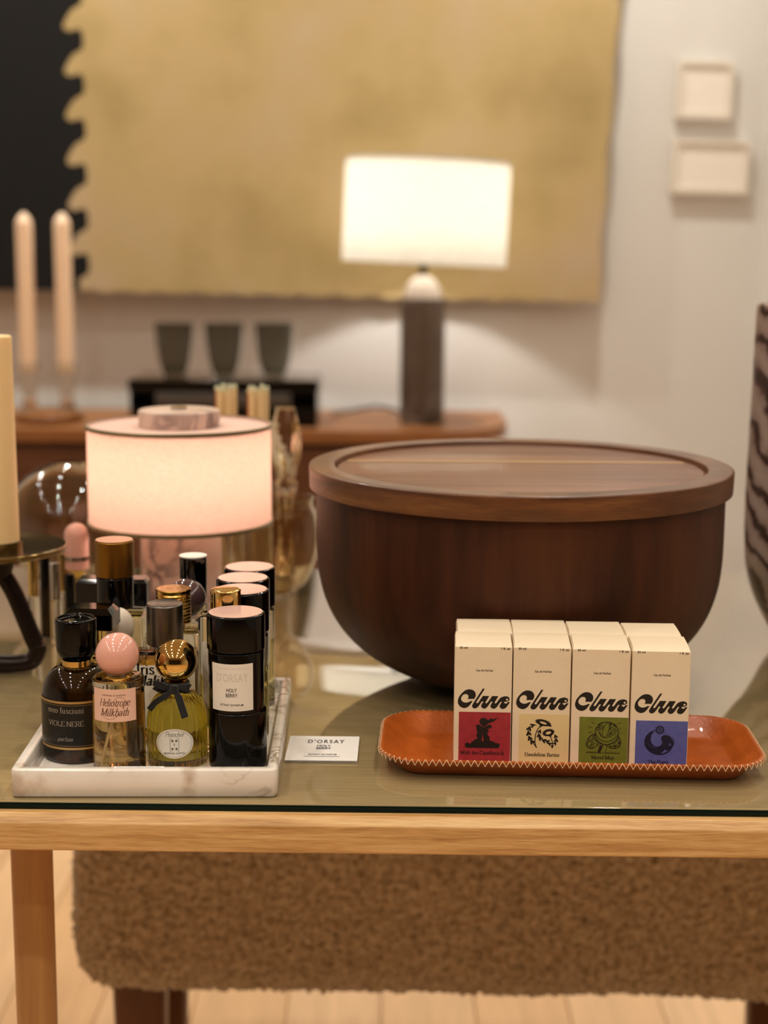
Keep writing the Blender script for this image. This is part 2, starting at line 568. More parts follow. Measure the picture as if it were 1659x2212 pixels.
# ------------------------------------------------------------------ lettering
# pen-drawn roman letters: (advance, strokes, serif feet); '~' marks a curved stroke
GL = {
 'a': (42, ['~9,37 15,44 24,45 31,38 31,8 34,2 40,2', '~31,28 20,25 9,19 7,9 13,2 22,2 31,10'], []),
 'b': (47, ['12,72 12,4', '~12,36 20,45 32,44 40,33 40,14 32,2 20,0 12,6', '5,71 12,72'], []),
 'c': (43, ['~37,36 32,43 24,45 13,39 8,24 13,7 24,0 33,2 39,9'], []),
 'd': (48, ['36,72 36,0 42,0', '~36,36 30,44 20,45 9,36 7,20 12,5 22,0 30,3 36,12', '29,71 36,72'], []),
 'e': (44, ['~9,26 37,26 36,36 30,44 22,45 12,39 8,24 13,6 25,0 33,2 39,9'], []),
 'f': (31, ['~34,68 28,72 20,68 18,56 18,0', '6,45 30,45'], [(18, 0)]),
 'h': (50, ['12,72 12,0', '~12,34 20,43 28,45 36,40 37,28 37,0', '5,71 12,72'], [(12, 0), (37, 0)]),
 'i': (25, ['12,45 12,0', '5,44 12,45', '12,64 12,58'], [(12, 0)]),
 'k': (47, ['12,72 12,0', '34,44 13,22', '20,29 39,0', '5,71 12,72'], [(12, 0), (39, 0), (34, 45)]),
 'l': (25, ['12,72 12,0', '5,71 12,72'], [(12, 0)]),
 'm': (71, ['12,45 12,0', '~12,34 20,43 28,45 34,40 35,28 35,0', '~35,34 43,43 51,45 57,40 58,28 58,0', '5,44 12,45'], [(12, 0), (35, 0), (58, 0)]),
 'n': (50, ['12,45 12,0', '~12,34 20,43 28,45 36,40 37,28 37,0', '5,44 12,45'], [(12, 0), (37, 0)]),
 'o': (48, ['~24,45 12,40 7,22 12,5 24,0 36,5 41,22 36,40 24,45'], []),
 'p': (47, ['12,45 12,-22', '~12,36 20,45 32,44 40,33 40,14 32,2 20,0 12,6', '5,44 12,45'], [(12, -22)]),
 'r': (34, ['12,45 12,0', '~12,32 18,42 26,45 32,42', '5,44 12,45'], [(12, 0)]),
 's': (40, ['~32,37 28,44 20,45 11,41 11,32 20,25 30,19 33,10 28,2 20,0 12,2 8,10'], []),
 't': (32, ['~16,58 16,10 20,2 27,1 31,5', '6,45 29,45'], []),
 'u': (50, ['~12,45 12,14 16,3 24,0 32,3 37,12', '37,45 37,0 43,0', '5,44 12,45', '30,44 37,45'], []),
 'W': (80, ['4,68 22,0 39,66', '39,66 56,0 75,68'], [(4, 68), (39, 68), (75, 68)]),
 'C': (64, ['~58,52 52,64 38,70 20,62 8,44 8,24 20,6 38,-1 52,4 60,16', '58,68 58,52'], []),
 'D': (68, ['12,68 12,0', '~12,68 36,67 54,58 60,34 54,10 36,1 12,0'], [(12, 68), (12, 0)]),
 'B': (55, ['12,68 12,0', '~12,68 30,68 42,62 42,46 32,37 12,37', '~12,37 34,37 47,30 48,14 38,2 12,0'], [(12, 68), (12, 0)]),
 'M': (78, ['10,68 10,0', '10,68 38,4 66,68', '66,68 66,0'], [(10, 68), (10, 0), (66, 0), (66, 68)]),
 'T': (62, ['31,68 31,0', '4,68 58,68', '4,68 3,55', '58,68 59,55'], [(31, 0)]),
 'P': (52, ['12,68 12,0', '~12,68 34,68 46,60 46,44 36,33 12,33'], [(12, 68), (12, 0)]),
 'E': (55, ['12,68 12,0', '12,68 48,68 49,57', '12,36 38,36', '12,0 48,0 51,13'], [(12, 68), (12, 0)]),
 'V': (60, ['4,68 30,0 56,68'], [(4, 68), (56, 68)]),
 'I': (28, ['14,68 14,0'], [(14, 68), (14, 0)]),
 'O': (70, ['~35,69 16,61 8,34 16,7 35,-1 54,7 62,34 54,61 35,69'], []),
 'L': (52, ['12,68 12,0 46,0 49,14'], [(12, 68), (12, 0)]),
 'N': (66, ['10,68 10,0', '10,68 56,0', '56,68 56,0'], [(10, 0), (10, 68), (56, 68)]),
 'R': (58, ['12,68 12,0', '~12,68 34,68 46,60 46,44 36,34 12,34', '28,34 55,0'], [(12, 68), (12, 0), (55, 0)]),
 'A': (60, ['4,0 30,68 56,0', '14,24 46,24'], [(4, 0), (56, 0)]),
 'S': (50, ['~42,56 34,67 22,69 10,60 12,46 26,37 40,28 43,12 34,1 22,-1 10,4 6,16'], []),
 'Z': (56, ['8,58 8,68 48,68 6,0 50,0 52,13'], []),
 'H': (66, ['12,68 12,0', '54,68 54,0', '12,36 54,36'], [(12, 68), (12, 0), (54, 68), (54, 0)]),
 ' ': (24, [], []),
}


def serif_text(mb, txt, em, fn, cu=0., v=0., bold=1., shear=0., track=0., left=False, sx=1.):
    k = em / 100
    W = sum(GL[c][0] + track for c in txt) * k * sx
    x = cu if left else cu - W / 2
    T, t = 10 * bold * k, 4.6 * bold * k
    wd = lambda a: t + (T - t) * abs(sin(a)) ** 1.3
    for c in txt:
        adv, st, sf = GL[c]
        g = lambda p: (x + (p[0] + shear * p[1]) * k * sx, v + p[1] * k)
        for q in st:
            cur = q[0] == '~'
            pts = [tuple(float(n) for n in p.split(',')) for p in q.lstrip('~').split()]
            if cur:
                mb.ribbon([g(p) for p in smoothpts(pts, 5)], wd, fn)
            else:
                for a, b_ in zip(pts, pts[1:]):
                    mb.ribbon([g(a), g(((a[0] + b_[0]) / 2, (a[1] + b_[1]) / 2)), g(b_)], wd, fn)
        for sx_, sy_ in sf:
            mb.ribbon([g((sx_ - 9, sy_)), g((sx_ + 9, sy_))], t * .9, fn)
        x += (adv + track) * k * sx
    return mb


def sans_text(mb, txt, h, fn, cu=0., v=0., bold=0., sx=1., space=1.):
    """plain grotesque lettering; h = capital height"""
    c = bpy.data.curves.new('txt', 'FONT')
    c.body = txt
    c.size = 1
    c.align_x = 'CENTER'
    c.offset = bold
    c.space_character = space
    c.resolution_u = 3
    o = bpy.data.objects.new('txt', c)
    COL.objects.link(o)
    bpy.context.view_layer.update()
    me = bpy.data.meshes.new_from_object(o.evaluated_get(bpy.context.evaluated_depsgraph_get()))
    k = h / .73
    mb.add([fn(cu + p.co.x * k * sx, v + p.co.y * k) for p in me.vertices], [tuple(p.vertices) for p in me.polygons])
    bpy.data.objects.remove(o)
    bpy.data.curves.remove(c)
    bpy.data.meshes.remove(me)
    return mb


# ------------------------------------------------------------------ the room
def struct(name, mb, mt, **kw):
    return tag(mb.build(name, mt, **kw), kind='structure')


def slab(x0, x1, y0, y1, z0, z1):
    return MB().add([(x, y, z) for z in (z0, z1) for x, y in ((x0, y0), (x1, y0), (x1, y1), (x0, y1))],
                    [(0, 3, 2, 1), (4, 5, 6, 7), (0, 1, 5, 4), (1, 2, 6, 5), (2, 3, 7, 6), (3, 0, 4, 7)])


WY = 4.1
struct('floor', slab(-3.6, 3.6, -5.2, 4.2, -.1, 0), floor_m, smooth=0)
struct('ceiling', slab(-3.6, 3.6, -5.2, 4.2, 2.7, 2.8), ceil_m, smooth=0)
struct('wall_back', slab(-3.6, 3.6, WY, WY + .1, 0, 2.7), wall_m, smooth=0)
struct('wall_left', slab(-3.6, -3.5, -5.2, WY, 0, 2.7), wall_m, smooth=0)
struct('wall_right', slab(3.5, 3.6, -5.2, WY, 0, 2.7), wall_m, smooth=0)
struct('wall_front', slab(-3.6, 3.6, -5.3, -5.2, 0, 2.7), mat('dim_room_wall', '4a423a', .8), smooth=0)  # unseen wall, coloured dark so black gloss mirrors a dim room
struct('wall_return', slab(.985, 1.14, 2.95, WY, 0, 2.7), wall_m, smooth=0)
struct('baseboard_back', slab(-3.5, .985, WY - .015, WY, 0, .11), frame_m, smooth=0)

# ------------------------------------------------------------------ wall hanging
P0 = WY - .075
t = thing('wall_hanging', 'large woven wall hanging, ochre with a black toothed band at its left', 'wall hanging', (0, P0, 1.0))


def edge_pts():
    """toothed seam between the black and the ochre cloth, bottom to top, in (x, z)"""
    o = []
    y = 660 / 3.353
    base = [(500, 225), (585, 215), (600, 345), (530, 395), (478, 480), (470, 525)]
    for k in range(-9, 6):
        for X, Yp in base:
            px, py = (X + k * 9) / 3.353, (Yp + k * 325) / 3.353
            p = at(px, py, P0)
            o.append((p.x, p.z - 1.0))
    return o


seam = edge_pts()
zb_l = at(60, 622, P0).z - 1.0
zb_m = at(185, 628, P0).z - 1.0
zb_r = at(1290, 652, P0).z - 1.0
seam = [p for p in seam if zb_m + .01 < p[1] < 1.25]
xr_b, xr_t = at(1292, 652, P0).x, at(1322, 0, P0).x + .02
xs_b = seam[-1][0]
sg = smoothpts(seam, 3)
th = .028


def panel(loops, mt, name, parent):
    mb = MB()
    n = len(loops)
    mb.poly([loops], lambda x, z: (x, 0, z))
    mb.poly([loops], lambda x, z: (x, th, z))
    for i in range(n):
        a, b_ = loops[i], loops[(i + 1) % n]
        mb.add([(a[0], 0, a[1]), (b_[0], 0, b_[1]), (b_[0], th, b_[1]), (a[0], th, a[1])], [(0, 1, 2, 3)])
    return mb.build(name, mt, parent, smooth=0)


panel([(-1.9, zb_l)] + [(xs_b, zb_m)] + list(reversed(sg)) + [(sg[0][0], 1.3), (-1.9, 1.3)], tapblack_m, 'black_band', t)
gl = [(xs_b, zb_m)]
for k in range(1, 41):
    f_ = k / 40
    gl.append((xs_b + (xr_b - xs_b) * f_, zb_m + (zb_r - zb_m) * f_ + .004 * sin(k * 2.3)))
for k in range(1, 21):
    f_ = k / 20
    gl.append((xr_b + (xr_t - xr_b) * f_ * 1.7 + .004 * sin(k * 1.9), zb_r + (1.3 - zb_r) * f_))
gl += [(sg[0][0], 1.3)] + sg
panel(gl, tapestry_m, 'ochre_field', t)

for nm, (x0, y0, x1, y1), lb in (('picture_frame', (1460, 132, 1586, 256), 'small square white framed print, the upper of two by the wall corner'),
                                 ('picture_frame', (1450, 303, 1621, 418), 'wide white framed print, the lower of two by the wall corner')):
    a, b_ = at(x0, y1, WY - .02), at(x1, y0, WY - .02)
    cx, cz = (a.x + b_.x) / 2, (a.z + b_.z) / 2
    w, h = b_.x - a.x, b_.z - a.z
    o = thing(nm, lb, 'picture', (cx, WY - .001, cz))
    o.rotation_euler = (0, math.radians(1.2), 0)
    mb = MB()
    for X0, X1, Z0, Z1 in ((-w / 2, w / 2, h / 2 - .012, h / 2), (-w / 2, w / 2, -h / 2, -h / 2 + .012), (-w / 2, -w / 2 + .012, -h / 2 + .012, h / 2 - .012), (w / 2 - .012, w / 2, -h / 2 + .012, h / 2 - .012)):
        q = slab(X0, X1, -.024, 0, Z0, Z1)
        mb.add(q.v, q.f)
    mb.build('frame', frame_m, o, smooth=0)
    slab(-w / 2 + .0125, w / 2 - .0125, -.017, -.001, -h / 2 + .0125, h / 2 - .0125).build('print', print_m, o, smooth=0)

# ------------------------------------------------------------------ credenza and what stands on it
CZ = .70
t = thing('credenza', 'long brown wooden credenza with rounded end against the wall', 'credenza', (0, 0, 0))
xr = .302
R_ = [(xr - .20 + .20 * sin(a), 3.78 - .22 * cos(a)) for a in [PI / 2 * k / 10 for k in range(11)]]
out = [(-1.9, 3.56)] + R_ + [(xr, 4.04), (-1.9, 4.04)]
MB().rings([[(x, y, z) for x, y in out] for z in (CZ - .03, CZ)]).build('top', cred_m, t)
ib = [(-1.88, 3.59)] + [(xr - .23 + .2 * sin(a), 3.80 - .21 * cos(a)) for a in [PI / 2 * k / 10 for k in range(11)]] + [(xr - .03, 4.02), (-1.88, 4.02)]
MB().rings([[(x, y, z) for x, y in ib] for z in (.16, CZ - .0302)]).build('body', cred_dark, t)
for x in (-1.8, -.8, .12):
    for y in (3.68, 3.95):
        MB().lathe([(.016, 0), (.024, .1598)], 16, (x, y, 0)).build('leg', brownleg, t)
for k in range(4):
    slab(-1.85 + k * .48, -1.85 + k * .48 + .47, 3.574, 3.5895, .19, CZ - .045).build('door', cred_dark, t, smooth=0)

# lamp by the wall
LY = 3.74
p = at(911, 893, LY)
t = thing('table_lamp', 'tall lit lamp with grey marble column and white drum shade on credenza', 'lamp', (p.x, LY, CZ + .0003))
hb = at(911, 645, LY).z - CZ
MB().lathe(fillet([(0, 0), (.054, 0, .004), (.054, hb, .004), (0, hb)]), 48).build('column', marble_grey, t)
hd = at(911, 590, LY).z - CZ
MB().lathe([(0, hb + .0002)] + [(.046 * cos(a), hb + .0002 + (hd - hb - .005) * sin(a)) for a in [PI / 2 * k / 10 for k in range(10)]] + [(.006, hd - .005), (0, hd - .005)], 40).build('neck', mat('white_ceramic', 'd9cfc6', .3), t)
sc0, sc1 = at(915, 570, LY), at(925, 347, LY)
MB().tube([(0, 0, hd - .006), (0, 0, hd + .10)], .008, 12).build('stem', black_plastic, t)
sh = MB()
w0, w1 = .197, .196
H_ = sc1.z - sc0.z
prof = [(w0, 0), (w1, H_), (w1 - .003, H_), (w0 - .003, 0)]
sh.lathe(prof, 64, close=True)
o = sh.build('lamp_shade', shade_white, t)
o.location = (sc0.x - p.x, 0, sc0.z - CZ)
o.rotation_euler = (0, math.radians(2.3), 0)
df = MB().lathe([(0, H_ - .008), (w1 - .0035, H_ - .008), (w1 - .0035, H_ - .006), (0, H_ - .006)], 48, cap0=False, cap1=False).build('added_diffuser', shade_white, t)  # added disc, out of sight, to dim the lamp's upward halo on the hanging
df.location = o.location
df.rotation_euler = o.rotation_euler
bl = MB().lathe([(0, 0), (.012, .002), (.014, .02), (.028, .05), (.03, .065), (.02, .088), (0, .095)], 24).build('bulb', mat('lit_bulb', 'fff0d8', .4, emit='ffe2b8', es=8.), t)
bl.location = (0, 0, hd + .065)
MB().tube(smoothpts([(-.03, .05, .012), (-.1, .07, .03), (-.17, .08, .02), (-.22, .12, .006)], 6), .004, 8).build('power_cord', black_wire, t)
LAMP1 = Vector((p.x, LY, CZ + hd + .185))

# black lacquer box and tumblers
BY = 3.74
a, b_ = at(298, 905, BY), at(690, 815, BY)
cx, w = (a.x + b_.x) / 2, b_.x - a.x
t = thing('lacquer_box', 'wide black lacquer box on credenza carrying three dark tumblers', 'box', (cx, BY, CZ + .0003))
hh = b_.z - CZ
MB().rbox(w, .24, 0, hh * .8, .006, .003).build('body', black_gloss, t)
MB().rbox(w + .008, .248, hh * .8 + .0003, hh, .008, .003).build('lid', black_gloss, t)
MB().rbox(w - .01, .236, hh + .0002, hh + .0022, .006, .0008).build('reflector_plate', silver, t)  # added sheet that puts the pale wall reflection on the black lid
MB().rbox(w * .72, .004, hh * .45, hh * .74, .002, .001, (0, -.1222)).build('front_panel', mat('grey_panel', '4c4744', .4), t)
for k, (px, ps) in enumerate(((377, 'left of the three'), (485, 'middle one of the three'), (593, 'right of the three'))):
    p = at(px, 812, BY - .02)
    g = thing('tumbler', 'smoky grey glass tumbler on the black box, the ' + ps.replace('left of', 'leftmost of').replace('right of', 'rightmost of'), 'glass', (p.x, BY - .02, CZ + .0003 + hh + .0026), 0, 'smoky tumblers on the black box')
    h = at(px, 700, BY - .02).z - CZ - hh
    pr = [(0, 0), (.018, 0)] + smoothpts([(.024, .001), (.033, h * .16), (.040, h * .4), (.0445, h * .7), (.047, h)], 5)
    inn = [(r - .003 if r > .004 else 0, z + (.006 if z < .02 else 0)) for r, z in reversed(pr)]
    inn[0] = (pr[-1][0] - .003, h)
    MB().lathe(pr + inn, 40, cap0=False, cap1=False).build('body', grey_glass, g)

# twin taper candles on a holder
KY = 3.72
pa, pb = at(62, 800, KY), at(143, 800, KY)
cx = (pa.x + pb.x) / 2
t = thing('candle_holder', 'two-armed glass and amber candle holder at left end of credenza', 'candle holder', (cx, KY, CZ + .0003))
MB().lathe(fillet([(0, 0), (.085, 0, .006), (.085, .022, .008), (.02, .034, .01), (0, .034)]), 40).build('base', mat('amber_wood', '7a4c22', .3, coat=.4), t)
for p in (pa, pb):
    x = p.x - cx
    z0, z1 = .026, pa.z - CZ + .02
    MB().lathe(fillet([(0, z0), (.022, z0, .004), (.014, z0 + .03, .01), (.026, z1 - .03, .008), (.027, z1), (.0225, z1), (.0225, z1 - .026), (0, z1 - .028)]), 28, (x, 0, 0)).build('cup', glass, t)
for p, tp, lb in ((pa, 458, 'left ivory taper candle of the pair before the black cloth'), (pb, 458, 'right ivory taper candle of the pair, nearer the toothed seam')):
    z0 = CZ + .0003 + pa.z - CZ + .02 - .0278
    zt = at(65, tp, KY).z
    h = zt - z0
    c = thing('taper_candle', lb, 'candle', (p.x, KY, z0 + .0003), 0, 'twin taper candles')
    MB().lathe(fillet([(0, 0), (.0195, 0), (.0195, h * .5), (.0195, h - .02, .012), (.004, h - .002), (0, h - .002)]), 24).build('wax', taper_wax, c)
    MB().tube([(0, 0, h - .004), (.001, 0, h + .012)], .0018, 6).build('wick', black_wire, c)

# ------------------------------------------------------------------ the table
TZ = .75
yaw = -math.radians(.76)
t = thing('table', 'light oak table topped with a sheet of glass over olive linen', 'table', (0, .9736, 0), yaw)
w_ = MB()
x0, x1, D = -.72, .82, .775
prof = fillet([(0, .7195), (-.0042, .7195, .002), (-.0045, .7385, .001), (.0004, .7446, .0008), (.01, .7446), (D, .7445), (D, .7195)], 6)
w_.rings([[(x, y, z) for y, z in prof] for x in (x0, x1)])
w_.build('oak_top', oak_m, t, smooth=40)
g = MB().mat(1).rbox(x1 - x0 - .006, D - .006, .7447, TZ, .004, .0006, ((x0 + x1) / 2, D / 2 + .0032))
for i, f in enumerate(g.f):
    zs = [g.v[k][2] for k in f]
    g.mi[i] = 0 if min(zs) > TZ - .0007 else 1
gt = g.build('glass_sheet', [tabletop_m, glassedge], t)
for x, y in ((-.2800, .178), (.55, .178), (-.56, .68), (.68, .68)):
    MB().lathe([(0, 0), (.015, 0), (.0165, .70), (.0165, .7193), (0, .7193)], 28, (x, y, 0)).build('leg', leg_m, t)

# ------------------------------------------------------------------ shearling bench below
BY_ = 1.58
q = at(150, 2120, BY_)
bx0, bz0 = q.x, at(830, 2150, BY_).z - .016
bw, bd, bh = .92, .36, .26
t = thing('bench', 'shearling-covered bench tucked behind the table, brown wooden legs', 'bench', (bx0 + bw / 2, BY_ + bd / 2, 0), -math.radians(1.6))
bm = bmesh.new()
hx, hy, hz = bw / 2, bd / 2, bh / 2
rd = .05


def face_grid(ax, sg_, nu, nv):
    o = []
    for j in range(nv + 1):
        row = []
        for i in range(nu + 1):
            a, c_ = -1 + 2 * i / nu, -1 + 2 * j / nv
            pt = {0: (sg_ * hx, a * hy, c_ * hz), 1: (a * hx, sg_ * hy, c_ * hz), 2: (a * hx, c_ * hy, sg_ * hz)}[ax]
            row.append(bm.verts.new(pt))
        o.append(row)
    for j in range(nv):
        for i in range(nu):
            bm.faces.new((o[j][i], o[j][i + 1], o[j + 1][i + 1], o[j + 1][i]))


NX, NY, NZ = 330, 60, 100
for s_ in (-1, 1):
    face_grid(0, s_, NY, NZ)
    face_grid(1, s_, NX, NZ if s_ < 0 else NZ)
    face_grid(2, s_, NX, NY)
bmesh.ops.remove_doubles(bm, verts=bm.verts, dist=1e-5)
for v in bm.verts:
    p = v.co
    qv = Vector((max(-hx + rd, min(hx - rd, p.x)), max(-hy + rd, min(hy - rd, p.y)), max(-hz + rd, min(hz - rd, p.z))))
    d = p - qv
    nrm = d.normalized() if d.length > 1e-7 else Vector((0, 0, 1))
    p = qv + nrm * rd
    k = noise.noise(p * 165) * .0055 + noise.noise(p * 300 + Vector((3, 1, 7))) * .004 + noise.noise(p * 9) * .004
    v.co = p + nrm * k + Vector((0, 0, bz0 + hz))
bmesh.ops.recalc_face_normals(bm, faces=bm.faces)
me = bpy.data.meshes.new('cushion')
bm.to_mesh(me)
bm.free()
me.materials.append(shearling)
me.polygons.foreach_set('use_smooth', [True] * len(me.polygons))
o = bpy.data.objects.new('cushion', me)
COL.objects.link(o)
o.parent = t
for lx, sgx in ((-hx + .062, -1), (hx - .083, 1)):
    for ly in (-hy + .10, hy - .10):
        MB().rings([[(lx + x * k_, ly + y * k_, z) for x, y in rrect(.064, .045, .012, 4)] for z, k_ in ((0, .8), (bz0 + .012, 1.))]).build('leg', brownleg, t)

# ------------------------------------------------------------------ walnut bowl
BWY = 1.3047
p = at(1122, 1002, BWY)
t = thing('lidded_bowl', 'big dark walnut bowl with rimmed wooden lid behind white cartons', 'bowl', (p.x, BWY, TZ + .0003))
zt = p.z - TZ
lz0 = zt - .0195
BR = .1737
pr = [(0, 0), (BR * .25, 0)]
for k in range(1, 41):
    z = .13 * (k / 40) ** 1.6
    pr.append((BR * (.25 + .75 * math.sqrt(1 - ((.13 - z) / .13) ** 2.8)), z))
pr += [(BR, lz0 - .0003), (0, lz0 - .0003)]
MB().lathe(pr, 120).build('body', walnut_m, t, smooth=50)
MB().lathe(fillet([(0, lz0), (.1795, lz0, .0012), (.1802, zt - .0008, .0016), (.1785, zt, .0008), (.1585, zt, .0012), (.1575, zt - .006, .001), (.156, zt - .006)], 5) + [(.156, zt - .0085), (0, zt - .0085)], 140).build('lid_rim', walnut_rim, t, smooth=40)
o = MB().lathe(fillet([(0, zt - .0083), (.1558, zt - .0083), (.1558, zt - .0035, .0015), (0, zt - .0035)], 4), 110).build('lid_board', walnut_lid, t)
y_ = .030
hw = math.sqrt(.1535 ** 2 - (y_ + .012) ** 2)
slab(-hw, hw, y_, y_ + .011, zt - .0040, zt - .0032).build('pale_stripe', walnut_pale, o, smooth=0)

# ------------------------------------------------------------------ pink lamp on the table
LY2 = 1.48
p = at(387, 916, LY2)
t = thing('table_lamp', 'small lit lamp with pink linen drum shade and veined marble base', 'lamp', (p.x, LY2, TZ + .0003))
Rs = (at(585, 920, LY2) - at(190, 920, LY2)).length / 2
Rb = (at(475, 1200, LY2 - .04) - at(295, 1200, LY2 - .04)).length / 2
zt, zb = p.z - TZ - .0003, at(387, 1128, LY2).z - TZ
MB().lathe(fillet([(0, 0), (Rb, 0, .003), (Rb, zb + .02, .003), (0, zb + .02)]), 56).build('base', marble_pink, t)
o = MB().lathe([(Rs, zb), (Rs, zt), (Rs - .0015, zt), (Rs - .0015, zb)], 96, close=True).build('lamp_shade', shade_pink, t)
MB().lathe([(Rs - .0017, zt - .0035), (Rs - .0017, zt - .0020), (0, zt - .0020), (0, zt - .0035)], 72, cap0=False, cap1=False).build('shade_top', mat('pink_linen_lining', 'dfbcae', .8), t)
for z in (zt - .0032, zb - .0008):
    MB().lathe([(Rs + .0002, z), (Rs + .0016, z + .0004), (Rs + .0016, z + .0036), (Rs + .0002, z + .004)], 96, close=True).build('trim_band', lamp_metal, t)
Rf = (at(480, 900, LY2 - .04) - at(300, 900, LY2 - .04)).length / 2
MB().lathe(fillet([(0, zt - .0018), (Rf, zt - .0018, .001), (Rf, zt + .0145, .003), (0, zt + .0145)]), 48).build('finial', marble_pink, t)
MB().lathe([(0, zt + .0147), (.008, zt + .0147), (.008, zt + .017), (0, zt + .018)], 24).build('nut', silver, t)
o = MB().lathe([(0, 0), (.008, .0), (.014, .015), (.014, .028), (0, .04)], 20).build('bulb', MATS['lit_bulb'], t)
o.location = (0, 0, zb + .0202)
o.scale = (.7, .7, .65)
LAMP2 = Vector((p.x, LY2, TZ + zb + .059))

# ------------------------------------------------------------------ glass things behind the tray
t = thing('globe_vase', 'clear smoky glass globe on the table left of pink lamp', 'vase', (0, 0, 0))
GY, GR = 1.67, .0695
p = at(150, 1118, GY)
t.location = (p.x, GY, TZ + .0003)


def shell(prof, th, seg=64):
    """closed glass shell from an outer profile running bottom axis -> rim"""
    inn = []
    n = len(prof)
    for i in range(n):
        a, b_ = Vector(prof[max(i - 1, 0)]), Vector(prof[min(i + 1, n - 1)])
        d = (b_ - a).normalized()
        nx, nz_ = -d.y, d.x
        inn.append((max(prof[i][0] + nx * th, 0), prof[i][1] + nz_ * th))
    inn[0] = (0, prof[0][1] + th)
    return MB().lathe(list(prof) + list(reversed(inn)), seg, cap0=False, cap1=False)


A0 = math.acos(min(1, .022 / GR))
prof = [(0, 0), (.02, 0)] + [(GR * cos(a), GR * sin(A0) + GR * sin(a)) for a in [-A0 + (A0 + 1.33) * k / 28 for k in range(29)]]
shell(prof, .0022).build('body', shell_glass, t)

p = at(590, 1150, 1.627)
t = thing('glass_bowl', 'amber-tinted round glass bowl between pink lamp and walnut bowl', 'bowl', (p.x, 1.627, TZ + .0003))
h = at(590, 1075, 1.627).z - TZ
pts = [(0, 0), (.018, 0), (.034, .010), (.046, .034), (.050, .060), (.0475, .085), (.043, h - .008), (.044, h)]
shell([pts[0]] + smoothpts(pts[1:], 5), .0022).build('body', amber_shell, t)

p = at(617, 1000, 1.715)
t = thing('bud_vase', 'slim twisted clear glass bud vase behind pink lamp shade', 'vase', (p.x, 1.715, TZ + .0003))
h = at(617, 882, 1.715).z - TZ
tw = MB()
R2 = []
for k in range(41):
    f_ = k / 40
    r0_ = .011 - .005 * sin(PI * min(1, f_ * 1.4)) + .007 * max(0, f_ - .55) / .45 * sin(PI * min(1, (f_ - .55) / .42)) if f_ > .55 else .011 - .004 * sin(PI * f_ / .55)
    R2.append([((r0_ * (1 + .22 * cos(4 * a + f_ * 9)) + .0002) * cos(a), (r0_ * (1 + .22 * cos(4 * a + f_ * 9)) + .0002) * sin(a), h * f_) for a in [2 * PI * j / 32 for j in range(32)]])
tw.rings(R2)
tw.build('body', amber_shell, t)

# jars of long matches
for k, (px, side) in enumerate(((488, 'left'), (557, 'right'))):
    p = at(px, 880, 1.712)
    g = thing('match_jar', 'clear glass match jar behind pink lamp, the %s of two' % side, 'jar', (p.x, 1.712, TZ + .0003), 0, 'match jars behind the lamp')
    shell([(0, 0), (.0145, 0), (.015, .001), (.015, .11)], .0012, 32).build('body', glass, g)
    ztop = at(px, 830, 1.712).z
    mw = None
    for j in range(11):
        a = j * 2.4
        rr = .0022 + .0098 * math.sqrt((j + .5) / 11)
        L_ = ztop - TZ - .0018 - random.random() * .006
        o = thing('match', 'long pale wooden match in the %s jar behind the lamp' % side, 'match', (p.x + rr * cos(a), 1.712 + rr * sin(a), TZ + .0018), a, 'long matches in the %s jar' % side)
        MB().rbox(.0034, .0034, 0, L_ - .004, .0003, .0002, n=1).build('stick', match_w if j % 3 else match_w2, o)
        MB().lathe([(0, L_ - .0045), (.0021, L_ - .004), (.0024, L_ - .002), (.0015, L_), (0, L_ + .0005)], 8).build('tip', match_tip, o)

# pillar candle and its stand
SY = 1.30
cxs = at(42, 1180, SY).x - .0205
t = thing('candle_stand', 'dark bronze looped candle stand with round dish, left edge of table', 'candle stand', (cxs, SY, TZ + .0003))
zd = at(20, 1190, SY).z - TZ
MB().lathe(fillet([(0, zd - .008), (.02, zd - .008, .004), (.058, zd - .001, .01), (.061, zd + .004, .001), (.0595, zd + .005), (.04, zd + .0015, .01), (0, zd)]), 56).build('dish', dish_m, t)
MB().lathe([(.0215, zd + .0003), (.0225, zd + .0003), (.0225, zd + .009), (.0215, zd + .009)], 40, close=True).build('ring', dish_m, t)
hw = at(83, 1400, SY).x - cxs
lp = [(0.003, zd - .018), (hw * .42, zd * .66), (hw * .9, zd * .26), (hw, .024), (hw * .86, .0115), (hw * .5, .0082), (0, .008), (-hw * .5, .0082), (-hw * .86, .0115), (-hw, .024), (-hw * .9, zd * .26), (-hw * .42, zd * .66), (-.003, zd - .018)]
MB().tube([(x, 0, z) for x, z in smoothpts(lp, 6)], .0078, 12, closed=False).build('loop', bronze, t)
MB().lathe(fillet([(0, zd - .026), (.012, zd - .024, .003), (.016, zd - .0082), (0, zd - .0082)]), 24).build('collar', bronze, t)
o = thing('pillar_candle', 'tall ivory pillar candle standing in the bronze dish at left edge', 'candle', (cxs, SY, TZ + .0003 + zd + .0004))
hc = at(20, 726, SY).z - TZ - zd
MB().lathe(fillet([(0, 0), (.0205, 0, .001), (.0195, hc, .0025), (.004, hc - .001), (0, hc - .001)]), 40).build('wax', wax, o)
MB().tube([(0, 0, hc - .002), (.001, 0, hc + .01)], .001, 6).build('wick', black_wire, o)

